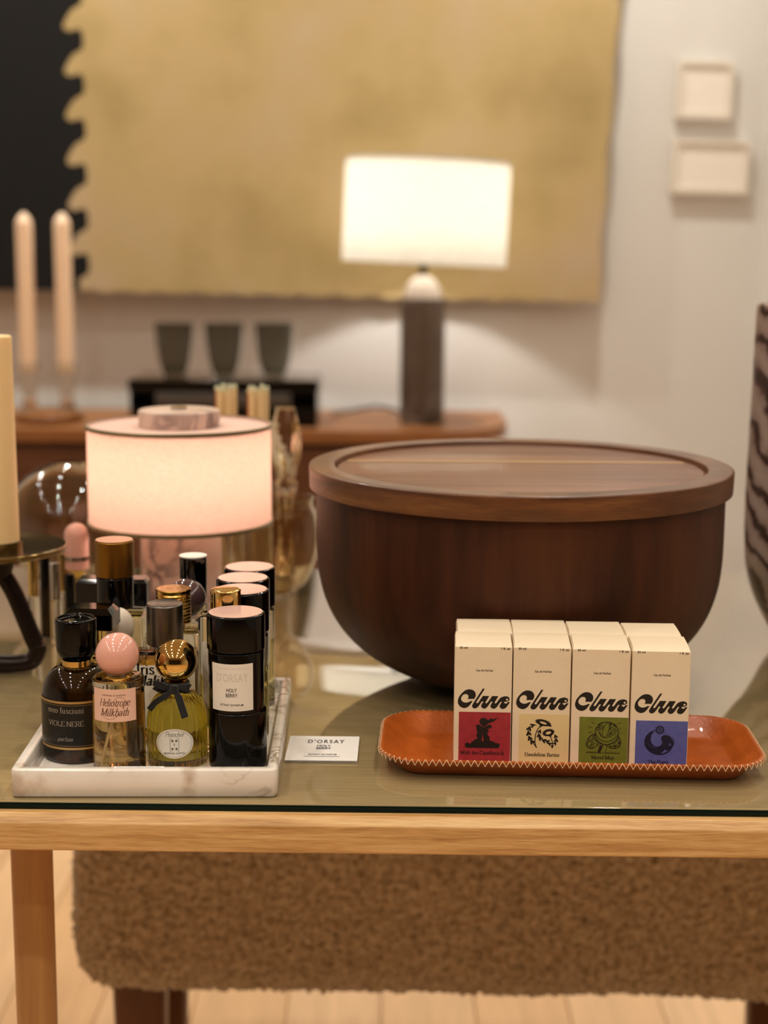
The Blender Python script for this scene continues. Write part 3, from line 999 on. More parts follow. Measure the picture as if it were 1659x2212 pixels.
# pink-domed bottle and sample vials between stand and tray
VY = 1.43
p = at(166, 1200, VY)
t = thing('perfume_bottle', 'small bottle with tall pink domed cap left of pink lamp', 'bottle', (p.x, VY, TZ + .0003))
zc, ztp = at(166, 1228, VY).z - TZ, at(166, 1130, VY).z - TZ
MB().lathe(fillet([(0, 0), (.0115, 0, .002), (.0115, zc - .006, .003), (.006, zc - .002), (0, zc - .002)]), 28).build('body', gold_glass, t)
MB().lathe([(0, zc), (.0115, zc)] + [(.0115 * cos(a), ztp - .012 + .012 * sin(a)) for a in [PI / 2 * k / 8 for k in range(9)]], 32).build('cap', pinkball, t)
MB().lathe([(.0116, zc + .009), (.0123, zc + .009), (.0123, zc + .0125), (.0116, zc + .0125)], 32, close=True).build('ring', silver, t)
vl = [(70, 1.405, 1205, 'gold', 'gold-capped sample vial nearest the bronze loop'), (95, 1.425, 1185, 'black', 'black-capped sample vial, second from the bronze loop'),
      (118, 1.395, 1215, 'silver', 'silver-capped sample vial, third from the bronze loop'), (136, 1.43, 1195, 'gold', 'tall gold-capped sample vial beside the pink-domed bottle'),
      (150, 1.39, 1240, 'black', 'short black-capped sample vial before the pink-domed bottle')]
for px, y, tp, cp, lb in vl:
    p = at(px, tp, y)
    h = p.z - TZ
    o = thing('sample_vial', lb, 'vial', (p.x, y, TZ + .0003), 0, 'sample vials by the tray')
    MB().lathe(fillet([(0, 0), (.0052, 0, .001), (.0052, h * .55, .001), (0, h * .55)]), 20).build('body', glass if cp != 'black' else brown_glass, o)
    MB().lathe(fillet([(0, h * .55 + .0002), (.0048, h * .55 + .0002), (.0048, h, .001), (0, h)]), 20).build('cap', {'gold': gold, 'black': black_plastic, 'silver': silver}[cp], o)

# banded stone vase at right
p = at(1640, 900, 1.47)
t = thing('stone_vase', 'tall brown banded stone vase with rounded base at right table edge', 'vase', (.3515 + .083, 1.47, TZ + .0003))
h = at(1645, 655, 1.47).z - TZ
MB().lathe(fillet([(0, 0), (.055, 0, .01), (.0795, .05, .035), (.083, .11, .04), (.0800, h, .014), (.070, h, .006), (.066, h - .05), (0, h - .05)], 8), 80).build('body', vase_m, t, smooth=60)

# ------------------------------------------------------------------ marble tray
FZ = .7575                       # inside floor of the tray
t = thing('marble_tray', 'rectangular white marble tray holding the perfume bottles', 'tray', (-.1628, 1.105, TZ + .0003), math.radians(1.1))
W, Dp = .1795, .229
zr = .0198


def ring(w, d, r, z, cx=0, cy=0):
    return [(cx + x, cy + y, z) for x, y in rrect(w, d, r, 6)]


mb = MB().rings([ring(W - .003, Dp - .003, .003, 0), ring(W, Dp, .0045, .0015), ring(W, Dp, .0045, zr - .0012), ring(W - .001, Dp - .001, .004, zr - .0003), ring(W - .003, Dp - .003, .003, zr),
                 ring(W - .0125, Dp - .0125, .003, zr), ring(W - .0145, Dp - .0145, .003, zr - .0012), ring(W - .0155, Dp - .0155, .003, FZ - TZ + .0008), ring(W - .019, Dp - .019, .002, FZ - TZ - .0003)])
mb.build('body', marble_tray, t, smooth=50)
tp = MB().rbox(.034, .0046, zr + .0001, zr + .00025, .0005, .00005, (-.004, -Dp / 2 + .0042), n=1)
tp.mat(1)
scr = [(-.019 + .0012 * k, -Dp / 2 + .0042 + .0011 * sin(k * 1.7) * (1 if k % 5 else 0)) for k in range(26)]
tp.ribbon(smoothpts(scr, 4), .00035, lambda u, v: (u, v, zr + .00032))
tp.build('tape_label', [paper, ink], t, smooth=0)
BZ = FZ + .0003


def bottle(label, px, Y, rz=0., name='perfume_bottle', group=None, cat='bottle'):
    p = at(px, 1400, Y)
    return thing(name, label, cat, (p.x, Y, BZ), rz, group)


def zloc(py, Y, px=300):
    return at(px, py, Y).z - BZ


def ball(mb, r, z, seg=40, c=(0, 0), flat=.93):
    pr = [(r * cos(a), z + r * sin(a)) for a in [-PI / 2 * flat + PI * (1 + flat) / 2 * k / 24 for k in range(25)]]
    return mb.lathe([(0, pr[0][1])] + pr[:-1] + [(0, pr[-1][1])], seg, (c[0], c[1], 0))


# 1 dark round-shouldered bottle, black cap
Y = 1.0605
t = bottle('dark brown round-shouldered bottle with black cap and black gold-edged label', 165, Y, math.radians(0))
r = .0254
zs, zn = zloc(1492, Y), zloc(1444, Y - .01)
MB().lathe(fillet([(0, 0), (r - .0005, 0, .0025), (r, .006, .003), (r, zs - .004)]) + [(.0095 + (r - .0095) * cos(a), zs - .004 + (zn - zs + .004) * sin(a)) for a in [PI / 2 * k / 12 for k in range(1, 13)]] + [(0, zn)], 64).build('body', brown_glass, t, smooth=50)
MB().lathe([(0, zn + .0001), (.0102, zn + .0001), (.0102, zn + .0042), (0, zn + .0042)], 48).build('collar', gold, t)
zc0, zc1 = zn + .0044, zloc(1333, Y)
MB().lathe(fillet([(0, zc0), (.0105, zc0, .002), (.0142, zc0 + .006, .004), (.0148, zc1 - .001, .0015), (.0125, zc1, .001), (.0118, zc1 - .0025, .0015), (0, zc1 - .003)], 5), 64).build('cap', black_gloss, t)
lb = MB()
lz0, lz1 = zloc(1622, Y - .025), zloc(1516, Y - .025)
lb.sheet(-.0335, .0245, lz0, lz1, cylmap(r + .0002), cylmap(r + .00005), 40)
fn = cylmap(r + .00026)
lb.mat(1)
for q in (lz1 - .0012, lz0 + .0012):
    lb.grid(-.0325, .0235, q - .0008, q + .0008, fn, 40, 1)
for u in (-.0322, .0232):
    lb.grid(u - .0005, u + .0005, lz0 + .001, lz1 - .001, fn, 1, 2)
for q in (lz1 - .0032, lz0 + .0032):
    lb.grid(-.031, .022, q - .0001, q + .0001, fn, 24, 1)
lb.mat(2)
serif_text(lb, 'meo fusciuni', .0056, fn, -.0047, zloc(1542, Y - .025), 1.)
serif_text(lb, 'VIOLE NERE', .0052, fn, -.0047, zloc(1570, Y - .025), 1.)
serif_text(lb, 'parfum', .0042, fn, -.0047, zloc(1602, Y - .025), .9, .25)
lb.build('label', [black_lab, goldprint, mat('pewter_print', '8f8173', .4)], t)

# 2 pink ball cap, clear cylinder
Y = 1.0255
t = bottle('clear cylindrical bottle of amber scent with pink ball cap and pink label', 253, Y)
r = .0181
zt = zloc(1457, Y)
MB().lathe(fillet([(0, 0), (r, 0, .0025), (r, .004), (r, zt - .0085, .001), (r - .0008, zt - .0075, .001), (r + .0001, zt - .006, .0015), (r, zt - .001, .002), (.012, zt, .001), (0, zt)], 5), 64).build('body', glass, t, smooth=45)
MB().lathe(fillet([(0, .0045), (r - .0028, .0045, .003), (r - .0024, .0075), (r - .0024, zt - .012), (0, zt - .012)], 5), 56).build('liquid', liq_amber, t)
MB().tube([(-.009, -.006, .006), (.001, -.001, zt - .013)], .0008, 8).build('dip_tube', white_plastic, t)
ball(MB(), .0150, zt + .0144).build('cap', pinkball, t)
MB().lathe([(0, zt + .0001), (.008, zt + .0001), (.008, zt + .0016), (0, zt + .0016)], 32).build('collar', silver, t)
lb = MB()
lz0, lz1 = zloc(1560, Y - .018), zloc(1490, Y - .018)
lb.sheet(-.0165, .0160, lz0, lz1, cylmap(r + .0002), cylmap(r + .00005), 24)
fn = cylmap(r + .00027)
lb.mat(1)
sans_text(lb, 'UNIVERSAL FLOWERING', .0013, fn, 0, lz1 - .0048, .0, .86)
serif_text(lb, 'Heliotrope', .0074, fn, .000, lz1 - .0118, .8, .35, -4, sx=.78)
serif_text(lb, 'Milkbath', .0074, fn, .0000, lz0 + .0042, .9, .35, -3, sx=.84)
lb.ribbon([(.004 + .0042 * cos(a), lz1 - .0095 + .004 * sin(a)) for a in [k * .25 - .3 for k in range(16)]], .00022, fn)
lb.ribbon([(-.003 + .0058 * cos(a), lz0 + .006 + .0042 * sin(a)) for a in [PI + k * .25 for k in range(13)]], .00022, fn)
lb.build('label', [label_pink, mat('brown_ink', '6a4636', .6)], t)

# 3 gold ball cap, ribbed yellow bottle, black bow
Y = 1.046
t = bottle('ribbed yellow bottle with gold ball cap, black velvet bow and oval label', 380, Y)
r = .0206
zt = zloc(1482, Y)
zs = zloc(1560, Y)
rib = lambda a, z: .035 * abs(cos(14 * a)) * min(1, max(0, (zt - .002 - z) / .008))
pr = fillet([(0, 0), (r, 0, .002), (r, .004), (r, zs)]) + [(.0075 + (r - .0075) * cos(a), zs + (zt - zs - .002) * sin(a)) for a in [PI / 2 * k / 14 for k in range(1, 15)]] + [(.0072, zt), (0, zt)]
MB().lathe(pr, 168, rib=rib).build('body', glass, t, smooth=60)
ri = r - .0026
pr = fillet([(0, .0045), (ri, .0045, .002), (ri, .007), (ri, zs)]) + [(.006 + (ri - .006) * cos(a), zs + (zt - zs - .007) * sin(a)) for a in [PI / 2 * k / 10 for k in range(1, 11)]] + [(0, zt - .0069)]
MB().lathe(pr, 56).build('liquid', liq_yellow, t)
MB().lathe([(0, zt + .0001), (.0074, zt + .0001), (.0074, zt + .0042), (0, zt + .0042)], 40).build('collar', gold, t)
ball(MB(), .0152, zt + .0042 + .0147).build('cap', gold, t, smooth=60)
bw_ = MB()
bw_.lathe([(.0076, zt - .0002), (.0092, zt - .0002), (.0092, zt + .0036), (.0076, zt + .0036)], 40, close=True)
zk = zt + .0012


def strap(pts, wds, mbx):
    R = []
    for (x, y, z), w in zip(pts, wds):
        R.append((x, y, z, w))
    rings = []
    n = len(R)
    for i in range(n):
        a, b_ = Vector(R[max(i - 1, 0)][:3]), Vector(R[min(i + 1, n - 1)][:3])
        d = (b_ - a).normalized()
        nn = Vector((0, -1, 0))
        s_ = d.cross(nn).normalized()
        c_ = Vector(R[i][:3])
        w = R[i][3]
        rings.append([c_ + s_ * w / 2 + nn * .0005, c_ - s_ * w / 2 + nn * .0005, c_ - s_ * w / 2 - nn * .0005, c_ + s_ * w / 2 - nn * .0005])
    mbx.rings(rings)


for sx in (-1, 1):
    lx = .0135 if sx < 0 else .0105
    strap(smoothpts([(0, -.0102, zk), (sx * .005, -.0118, zk + .001), (sx * lx * .8, -.0125, zk + (.0035 if sx < 0 else .0015)), (sx * lx, -.0118, zk + (.0028 if sx < 0 else .0005))], 4), [.0035] * 5 + [.005] * 4 + [.0065] * 4, bw_)
    strap(smoothpts([(sx * lx, -.0118, zk + (.0028 if sx < 0 else .0005)), (sx * lx * .6, -.0104, zk - .0005), (0, -.0100, zk - .001)], 4), [.006] * 5 + [.004] * 4, bw_)
strap(smoothpts([(0, -.0118, zk), (-.006, -.0148, zk - .004), (-.0125, -.0165, zk - .008), (-.0172, -.0145, zk - .014)], 4), [.0035] * 4 + [.0042] * 9, bw_)
strap(smoothpts([(0, -.0118, zk), (.0035, -.0155, zk - .005), (.006, -.0185, zk - .011), (.0085, -.0212, zk - .0175)], 4), [.004] * 4 + [.005] * 9, bw_)
bw_.rbox(.0055, .004, zk - .0032, zk + .003, .0015, .0012, (0, -.0122))
bw_.build('ribbon_bow', velvet, t, smooth=40)
lb = MB()
uc, zc = .0008, zloc(1606, Y - .021)
rl = r * 1.037 + .0003
ov = lambda sx_, sz_: [(uc + .0138 * sx_ * cos(a), zc + .0106 * sz_ * sin(a)) for a in [2 * PI * k / 48 for k in range(48)]]
for q in range(16):      # oval built as strips so that it follows the glass
    a0, a1 = PI * q / 16, PI * (q + 1) / 16
    x0_, x1_ = uc + .0138 * cos(a0), uc + .0138 * cos(a1)
    h0, h1 = .0106 * sin(a0), .0106 * sin(a1)
    f0, f1 = cylmap(rl), cylmap(rl - .0002)
    lb.add([f0(x0_, zc - h0), f0(x0_, zc + h0), f0(x1_, zc + h1), f0(x1_, zc - h1)], [(0, 1, 2, 3)])
lb.mat(1)
fn = cylmap(rl + .0001)
lb.ribbon(ov(.92, .90) + [ov(.92, .90)[0]], .00018, fn)
serif_text(lb, 'Petrichor', .0044, fn, uc, zc + .0052, .6, .35, -4, sx=.9)
serif_text(lb, 'MARISSA ZAPPAS', .0019, fn, uc, zc - .0075, 1., 0, 3)
for (x0_, z0_, x1_, z1_) in ((-.003, -.0052, .003, -.0052), (-.003, .0038, .003, .0038), (-.003, -.0052, -.003, .0038), (.003, -.0052, .003, .0038)):
    lb.ribbon([(uc + x0_, zc + z0_), (uc + x1_, zc + z1_)], .0002, fn)
for dx in (-.0014, .0014):
    for dz in (-.0036, .0022):
        for k in range(6):
            a = k * PI / 3
            lb.ribbon([(uc + dx, zc + dz), (uc + dx + .0010 * cos(a), zc + dz + .0010 * sin(a))], .0003, fn)
lb.ribbon([(uc, zc - .0015), (uc, zc + .0004)], .0003, fn)
lb.build('label', [label_m, ink], t)

# 4 tall black cylinder
Y = 1.041
t = bottle('tall glossy black cylinder bottle with white square label at tray front right', 510, Y)
zt, zm, zb = zloc(1320, Y), zloc(1414, Y - .02), zloc(1546, Y - .02)
MB().lathe(fillet([(0, 0), (.0203, 0, .001), (.0205, zb, .0012), (.0192, zb + .001), (0, zb + .001)]), 72, (.0006, 0, 0)).build('base', black_gloss, t)
MB().lathe(fillet([(0, zb + .0012), (.0193, zb + .0012), (.0195, zm - .0006, .001), (.018, zm), (0, zm)]), 72).build('body', black_gloss, t)
CAPPR = lambda z0, z1, r: fillet([(0, z0), (r, z0, .0008), (r, z1 - .0008, .0012), (r - .0012, z1, .0008), (0, z1)])
MB().lathe(CAPPR(zm + .0006, zt - .0002, .0203), 72).build('cap', black_gloss, t)
MB().lathe([(0, zt - .0001), (.0186, zt - .0001), (.0186, zt + .0002), (0, zt + .0002)], 64).build('cap_disc', cap_disc, t)
lb = MB()
r = .0194
lz0, lz1 = zloc(1536, Y - .02), zloc(1435, Y - .02)
uc = -.0017
lb.sheet(uc - .0158, uc + .0158, lz0, lz1, cylmap(r + .00025), cylmap(r + .00005), 24)
fn = cylmap(r + .00031)
lb.mat(2)
sans_text(lb, "D'ORSAY", .0060, fn, uc, lz1 - .0125, 0, .66, 1.05)
for q in (lz1 - .0032, lz0 + .002):
    lb.grid(uc - .0135, uc + .0135, q - .00012, q + .00012, fn, 16, 1)
lb.mat(1)
sans_text(lb, 'HOLY', .0027, fn, uc, lz0 + .0136, .012, .78)
sans_text(lb, 'BERRY', .0027, fn, uc, lz0 + .0100, .012, .78)
sans_text(lb, 'EXTRAIT DE PARFUM', .0016, fn, uc, lz0 + .0036, .012, .80)
lb.build('label', [label_m, ink, emboss], t)

# 5 sloped square black cap on golden glass
Y = 1.104
t = bottle('golden glass bottle with slope-edged square black cap behind the dark brown bottle', 200, Y, math.radians(-3))
zc0, zc1, zs = zloc(1363, Y - .012), zloc(1309, Y), zloc(1420, Y)
MB().rbox(.041, .025, 0, zs, .005, .004, (-.005, 0)).build('body', gold_glass, t)
MB().lathe(fillet([(0, zs + .0001), (.0105, zs + .0001), (.0105, zs + .003), (.0092, zs + .004), (.0105, zs + .0055), (.0105, zs + .0085), (.0092, zs + .0095), (.0105, zs + .011), (.0105, zc0 - .0004), (0, zc0 - .0004)]), 32).build('neck', gold_glass, t)
c_ = MB().rings([[(x, y, z) for x, y in rrect(w, d, .0008, 2)] for z, w, d in ((zc0, .0345, .0255), (zc0 + .001, .0365, .0275), (zc1 - .0042, .0365, .0275), (zc1, .0285, .0195))])
c_.build('cap', black_gloss, t, smooth=20)

# 6 off-white egg cap
Y = 1.133
t = bottle('bottle with matte off-white ball cap, between square black cap and steel cap', 256, Y)
zc = zloc(1355, Y)
MB().lathe(fillet([(0, 0), (.0125, 0, .002), (.0125, zc - .0185, .003), (.007, zc - .0155), (0, zc - .0155)]), 40).build('body', glass, t)
MB().lathe([(0, zc - .0152)] + [(.0122 * cos(a), zc + .0152 * sin(a)) for a in [-1.35 + 2.9 * k / 20 for k in range(21)]] + [(0, zc + .0153)], 40).build('cap', mat('matte_offwhite', 'cdbfae', .45), t)

# 7 steel cap, amber scent, white label
Y = 1.096
t = bottle('square amber bottle with brushed steel cap and white label behind gold ball', 357, Y)
zt, zc0, zs = zloc(1302, Y), zloc(1390, Y), zloc(1404, Y - .0)
MB().rbox(.0475, .0265, 0, zs, .006, .003).build('body', glass, t)
MB().rbox(.0435, .0225, .004, zs - .0075, .004, .002).build('liquid', liq_honey, t)
MB().lathe([(0, zs + .0001), (.009, zs + .0001), (.009, zc0), (0, zc0)], 28).build('neck', silver, t)
cp = MB().lathe(CAPPR(zc0 + .0002, zt, .0134), 56)
for q in (.0118, .0095, .0060):
    cp.lathe([(q, zt - .0001), (q + .0006, zt - .0001), (q + .0006, zt + .0002), (q, zt + .0002)], 40, close=True)
cp.build('cap', steel, t)
lb = MB()
lz1 = zloc(1437, Y - .0133)
lb.sheet(-.0232, .0232, .012, lz1, flatmap(.01345), flatmap(.0133), 4)
lb.mat(1)
fn = flatmap(.01352)
serif_text(lb, 'Iris', .0105, fn, -.0195, zloc(1456, Y - .0133), 1.5, 0, 0, True)
serif_text(lb, 'Malikhan', .0105, fn, -.0208, zloc(1480, Y - .0133), 1.7, .2, 0, True)
lb.build('label', [label_m, ink], t)

# 8 textured gold cap
Y = 1.128
t = bottle('clear square bottle with tall textured gold cap behind the steel cap', 377, Y)
zt, zc0 = zloc(1270, Y), zloc(1342, Y)
MB().rbox(.042, .026, 0, zc0 - .006, .005, .003).build('body', glass, t)
MB().rbox(.037, .021, .005, (zc0 - .006) * .6, .004, .002).build('liquid', liq_pale, t)
MB().lathe([(0, zc0 - .0059), (.0085, zc0 - .0059), (.0085, zc0), (0, zc0)], 28).build('neck', gold, t)
MB().lathe([(0, zc0 + .0002), (.0131, zc0 + .0002)] + [(.0131 - (.0005 if k % 2 else 0), zc0 + .001 + (zt - zc0 - .003) * k / 18) for k in range(19)] + [(.0131, zt - .0006), (.0128, zt), (0, zt)], 64, rib=lambda a, z: .012 * (1 if sin(30 * a) > 0 else 0)).build('cap', gold_dk, t, smooth=25)
cp = MB()
sans_text(cp, '8L8', .0052, lambda u, v: (u, v - .0026, zt + .0003), 0, 0, -.02, 1.1)
cp.ribbon([(.0108 * cos(a), .0108 * sin(a)) for a in [2 * PI * k / 40 for k in range(41)]], .0003, lambda u, v: (u, v, zt + .0003))
cp.build('cap_mark', mat('etched_gold', 'a97c4a', .4, .7), t, smooth=0)

# 9 plum ball cap
Y = 1.164
t = bottle('clear round bottle with glossy plum-brown ball cap', 404, Y)
zc = zloc(1291, Y)
MB().lathe(fillet([(0, 0), (.0155, 0, .002), (.0155, zc - .0205, .004), (.008, zc - .0158), (0, zc - .0158)]), 48).build('body', glass, t)
ball(MB(), .0153, zc).build('cap', purpleball, t)

# 10 short gold cap on a slim bottle
Y = 1.0735
t = bottle('slim clear bottle with short gold cap behind the tall black cylinder', 489, Y)
zt, zc0 = zloc(1270, Y), zloc(1312, Y)
MB().rbox(.038, .021, 0, zc0 - .004, .003, .002).build('body', glass, t)
MB().rbox(.034, .017, .004, (zc0 - .004) * .55, .002, .001).build('liquid', liq_pale, t)
MB().lathe([(0, zc0 - .0039), (.007, zc0 - .0039), (.007, zc0), (0, zc0)], 28).build('neck', gold, t)
cp = MB().lathe(CAPPR(zc0 + .0002, zt, .0109), 56)
cp.build('cap', gold, t)
lb = MB()
lb.sheet(-.016, .016, .02, zc0 - .022, flatmap(.0107), flatmap(.01055), 2)
lb.build('label', label_m, t)

# 11-13 black capped clear cylinders in a line
protoY = 1.107
t = bottle('clear cylinder bottle with black cap directly behind the short gold cap', 523, protoY, 0, group='black-capped clear bottles in a line')
zt = zloc(1271, protoY)
zm = zt - .031
MB().lathe(fillet([(0, 0), (.0195, 0, .002), (.0195, zm - .002, .002), (.014, zm), (0, zm)]), 64).build('body', glass, t)
MB().lathe(fillet([(0, .004), (.0165, .004, .003), (.0165, zm * .62), (0, zm * .62)]), 48).build('liquid', liq_pale, t)
MB().lathe(CAPPR(zm + .0003, zt - .0002, .0203), 72).build('cap', black_gloss, t)
MB().lathe([(0, zt - .0001), (.0186, zt - .0001), (.0186, zt + .0002), (0, zt + .0002)], 64).build('cap_disc', cap_disc, t)
lb = MB()
lb.sheet(-.0195, .0195, .036, zm - .0045, cylmap(.0197), cylmap(.01955), 24)
lb.build('label', label_m, t)
for px, Y, py, lb_ in ((524.5, 1.148, 1244, 'clear cylinder bottle with black cap, middle of three in a line'), (539, 1.189, 1221, 'clear cylinder bottle with black cap, rearmost of three in a line')):
    c = copy_tree(t)
    p = at(px, py, Y)
    c.location = (p.x, Y, BZ)
    c['label'] = lb_

# 14 tall chrome cap
Y = 1.194
t = bottle('clear bottle with tall chrome and black cap at tray back middle', 420, Y)
zt, zc0 = zloc(1198, Y), zloc(1292, Y)
MB().lathe(fillet([(0, 0), (.0112, 0, .002), (.0112, zc0 - .005, .003), (.007, zc0 - .0002), (0, zc0 - .0002)]), 32).build('body', glass, t)
MB().lathe(CAPPR(zc0, zt - .001, .0108), 40).build('cap', mat('dark_chrome', '57524e', .07, 1.), t)
MB().lathe([(0, zt - .0009), (.0109, zt - .0009), (.0109, zt), (0, zt)], 40).build('cap_disc', print_m, t)

# 15 bronze over black cap
Y = 1.163
t = bottle('tallest bottle in the tray, matte bronze cap above a black collar', 252, Y)
zt, zg, zk = zloc(1166, Y), zloc(1243, Y), zloc(1312, Y)
MB().rbox(.040, .025, 0, zk - .005, .004, .003, (.003, 0)).build('body', glass, t)
MB().rbox(.036, .021, .004, zk * .5, .003, .002, (.003, 0)).build('liquid', liq_pale, t)
MB().lathe([(0, zk - .0049), (.009, zk - .0049), (.009, zk), (0, zk)], 28).build('neck', silver, t)
MB().lathe(CAPPR(zk + .0002, zg, .0143), 56).build('collar', black_plastic, t)
MB().lathe(CAPPR(zg + .0002, zt, .0150), 56).build('cap', brass_matte, t)
MB().lathe([(0, zt + .0001), (.0142, zt + .0001), (.0142, zt + .0003), (0, zt + .0003)], 48).build('cap_disc', mat('copper_disc', 'd9a287', .3, .3), t)

# 16 wide navy cap at the back
Y = 1.1985
t = bottle('wide glass bottle with broad navy-black square cap behind bronze-capped bottle', 248, Y)
zt, zk = zloc(1247, Y), zloc(1303, Y)
MB().rbox(.054, .0205, 0, zk - .002, .004, .003).build('body', glass, t)
c_ = MB().rings([[(x, y, z) for x, y in rrect(w, d, .0012, 3)] for z, w, d in ((zk, .0565, .0215), (zt - .003, .0565, .0215), (zt, .0515, .017))])
c_.build('cap', navy, t, smooth=25)

# ------------------------------------------------------------------ scent card on the glass
a, b_ = at(617, 1641, 1.067), at(774, 1641, 1.067)
t = thing('scent_card', 'white printed scent card lying on glass between the trays', 'card', (-.0442, 1.0925, TZ + .0003), -math.radians(.8))
cw, cdp = .0525, .056
mb = MB().rings([[(x, y, z) for x, y in rrect(cw, cdp, .0006, 2)] for z in (.0014, .0019)])
fold = [[(-cw / 2, cdp / 2 - .003, .0), (cw / 2, cdp / 2 - .003, .0), (cw / 2, cdp / 2 - .003, .0012), (-cw / 2, cdp / 2 - .003, .0012)],
        [(-cw / 2, -cdp / 2 + .001, .0), (cw / 2, -cdp / 2 + .001, .0), (cw / 2, -cdp / 2 + .001, .0004), (-cw / 2, -cdp / 2 + .001, .0004)]]
mb.rings(fold)
mb.mat(1)
fn = lambda u, v: (u, v, .00196)
sans_text(mb, "D'ORSAY", .0080, fn, .0015, .0115, .03, .50, 1.3)
sans_text(mb, 'HOLY', .0044, fn, .0005, .0030, .04, .64)
sans_text(mb, 'BERRY', .0044, fn, .0005, -.0027, .04, .64)
sans_text(mb, 'EXTRAIT DE PARFUM', .0034, fn, .0005, -.0165, .02, .47)
mb.ribbon([(-.013, -.0195), (.0135, -.0195)], .0009, fn)
mb.build('card', [paper, mat('navy_ink', '2b2532', .6)], t, smooth=0)

# ------------------------------------------------------------------ leather tray
ly = -math.radians(2.3)
t = thing('leather_tray', 'tan leather tray with cream zigzag stitched rim under white cartons', 'tray', (.1352, 1.0795, TZ + .0003), ly)
W, Dp, zr = .2725, .1185, .0158
LF = .0032


def lr(w, d, r, z):
    return [(x, y, z) for x, y in rrect(w, d, r, 10)]


ins = .016
mb = MB().rings([lr(W - 2 * ins - .006, Dp - 2 * ins - .004, .012, 0), lr(W - 2 * ins, Dp - 2 * ins, .014, .0012), lr(W - .012, Dp - .012, .027, .0095), lr(W - .001, Dp - .001, .031, zr - .0022), lr(W + .0006, Dp + .0006, .031, zr - .001), lr(W, Dp, .031, zr),
                 lr(W - .004, Dp - .004, .029, zr + .0002), lr(W - .0064, Dp - .0064, .028, zr - .001), lr(W - .017, Dp - .017, .025, .0115), lr(W - 2 * ins - .003, Dp - 2 * ins - .003, .014, LF + .001), lr(W - 2 * ins - .008, Dp - 2 * ins - .008, .011, LF)])
mb.build('body', leather, t, smooth=55)
# zigzag stitching round the rim
path = lr(W + .0004, Dp + .0004, .031, 0)
per = []
n = len(path)
for i in range(n):
    a, b_ = Vector(path[i]), Vector(path[(i + 1) % n])
    per.append((b_ - a).length)
tot = sum(per)


def on_path(s_):
    s_ %= tot
    for i in range(n):
        if s_ <= per[i]:
            a, b_ = Vector(path[i]), Vector(path[(i + 1) % n])
            d = (b_ - a).normalized()
            return a + d * s_, Vector((d.y, -d.x, 0))
        s_ -= per[i]
    return Vector(path[0]), Vector((0, -1, 0))


NS = 150
sm = MB()
for k in range(NS):
    s0 = tot * k / NS
    h_ = tot / NS / 2
    pa, na = on_path(s0)
    pm, nm_ = on_path(s0 + h_)
    pb, nb = on_path(s0 + 2 * h_)
    lo = lambda p_, n_: p_ + n_ * .0006 + Vector((0, 0, zr - .0034))
    hi = lambda p_, n_: p_ - n_ * .0012 + Vector((0, 0, zr + .0005))
    md = lambda p_, n_: p_ + n_ * .0009 + Vector((0, 0, zr - .0008))
    j = (random.random() - .5) * .0003
    q1 = pa.lerp(pm, .5), (na + nm_).normalized()
    q2 = pm.lerp(pb, .5), (nm_ + nb).normalized()
    sm.tube([lo(pa, na), md(*q1), hi(pm, nm_)], .00029 + j * .2, 6)
    sm.tube([hi(pm, nm_), md(*q2), lo(pb, nb)], .00029 + j * .2, 6)
sm.build('stitching', thread, t, smooth=60)

# ------------------------------------------------------------------ white cartons
BW, BD, BH = .0404, .0366, .0885
PXM = .000335


def fpath(segs, k=5):
    o = []
    for sgm in segs:
        q = smoothpts(sgm, k) if len(sgm) > 2 else list(sgm)
        o += q[:-1]
    return o


LOGO_C = [[(490, 418), (440, 500), (380, 575), (300, 620), (230, 622), (140, 580), (88, 500), (78, 420), (110, 300), (190, 190), (270, 115), (350, 82), (420, 78), (500, 100), (555, 155), (578, 230), (565, 300), (530, 355)],
          [(530, 355), (350, 355)], [(350, 355), (368, 320), (372, 280), (350, 235), (300, 215), (240, 230), (190, 280), (168, 345), (180, 400), (220, 445), (300, 468), (380, 450), (440, 418)], [(440, 418), (490, 418)]]
LOGO_L = [[(770, 50), (828, 50)], [(828, 50), (606, 425)], [(606, 425), (595, 460), (612, 478), (640, 470), (660, 445)], [(660, 445), (775, 262)], [(775, 262), (955, 262)], [(955, 262), (858, 432)],
          [(858, 432), (850, 463), (870, 477), (895, 467), (920, 440)], [(920, 440), (1035, 262)], [(1035, 262), (1210, 262)], [(1210, 262), (1118, 428)], [(1118, 428), (1110, 460), (1130, 476), (1155, 464), (1180, 430), (1240, 340), (1300, 290), (1380, 265), (1450, 265), (1510, 300), (1522, 350), (1500, 395), (1455, 415)],
          [(1455, 415), (1370, 425)], [(1370, 425), (1382, 458), (1420, 478), (1450, 462), (1475, 428)], [(1475, 428), (1538, 428)], [(1538, 428), (1490, 505), (1430, 590), (1380, 625), (1320, 632), (1265, 600), (1250, 550), (1270, 500), (1315, 425)], [(1315, 425), (1270, 425)],
          [(1270, 425), (1225, 500), (1170, 580), (1130, 618), (1070, 632), (1015, 605), (993, 555), (1010, 500), (1055, 425)], [(1055, 425), (1005, 425)], [(1005, 425), (970, 480), (920, 560), (870, 612), (810, 632), (755, 605), (733, 555), (750, 500), (800, 425)], [(800, 425), (745, 425)],
          [(745, 425), (690, 520), (620, 605), (550, 632), (495, 605), (478, 560), (495, 510), (540, 430)], [(540, 430), (770, 50)]]
circ = lambda x, y, r, n_=24, ry=None, rot=0.: [(x + r * cos(a) * cos(rot) - (ry or r) * sin(a) * sin(rot), y + r * cos(a) * sin(rot) + (ry or r) * sin(a) * cos(rot)) for a in [2 * PI * k / n_ for k in range(n_)]]


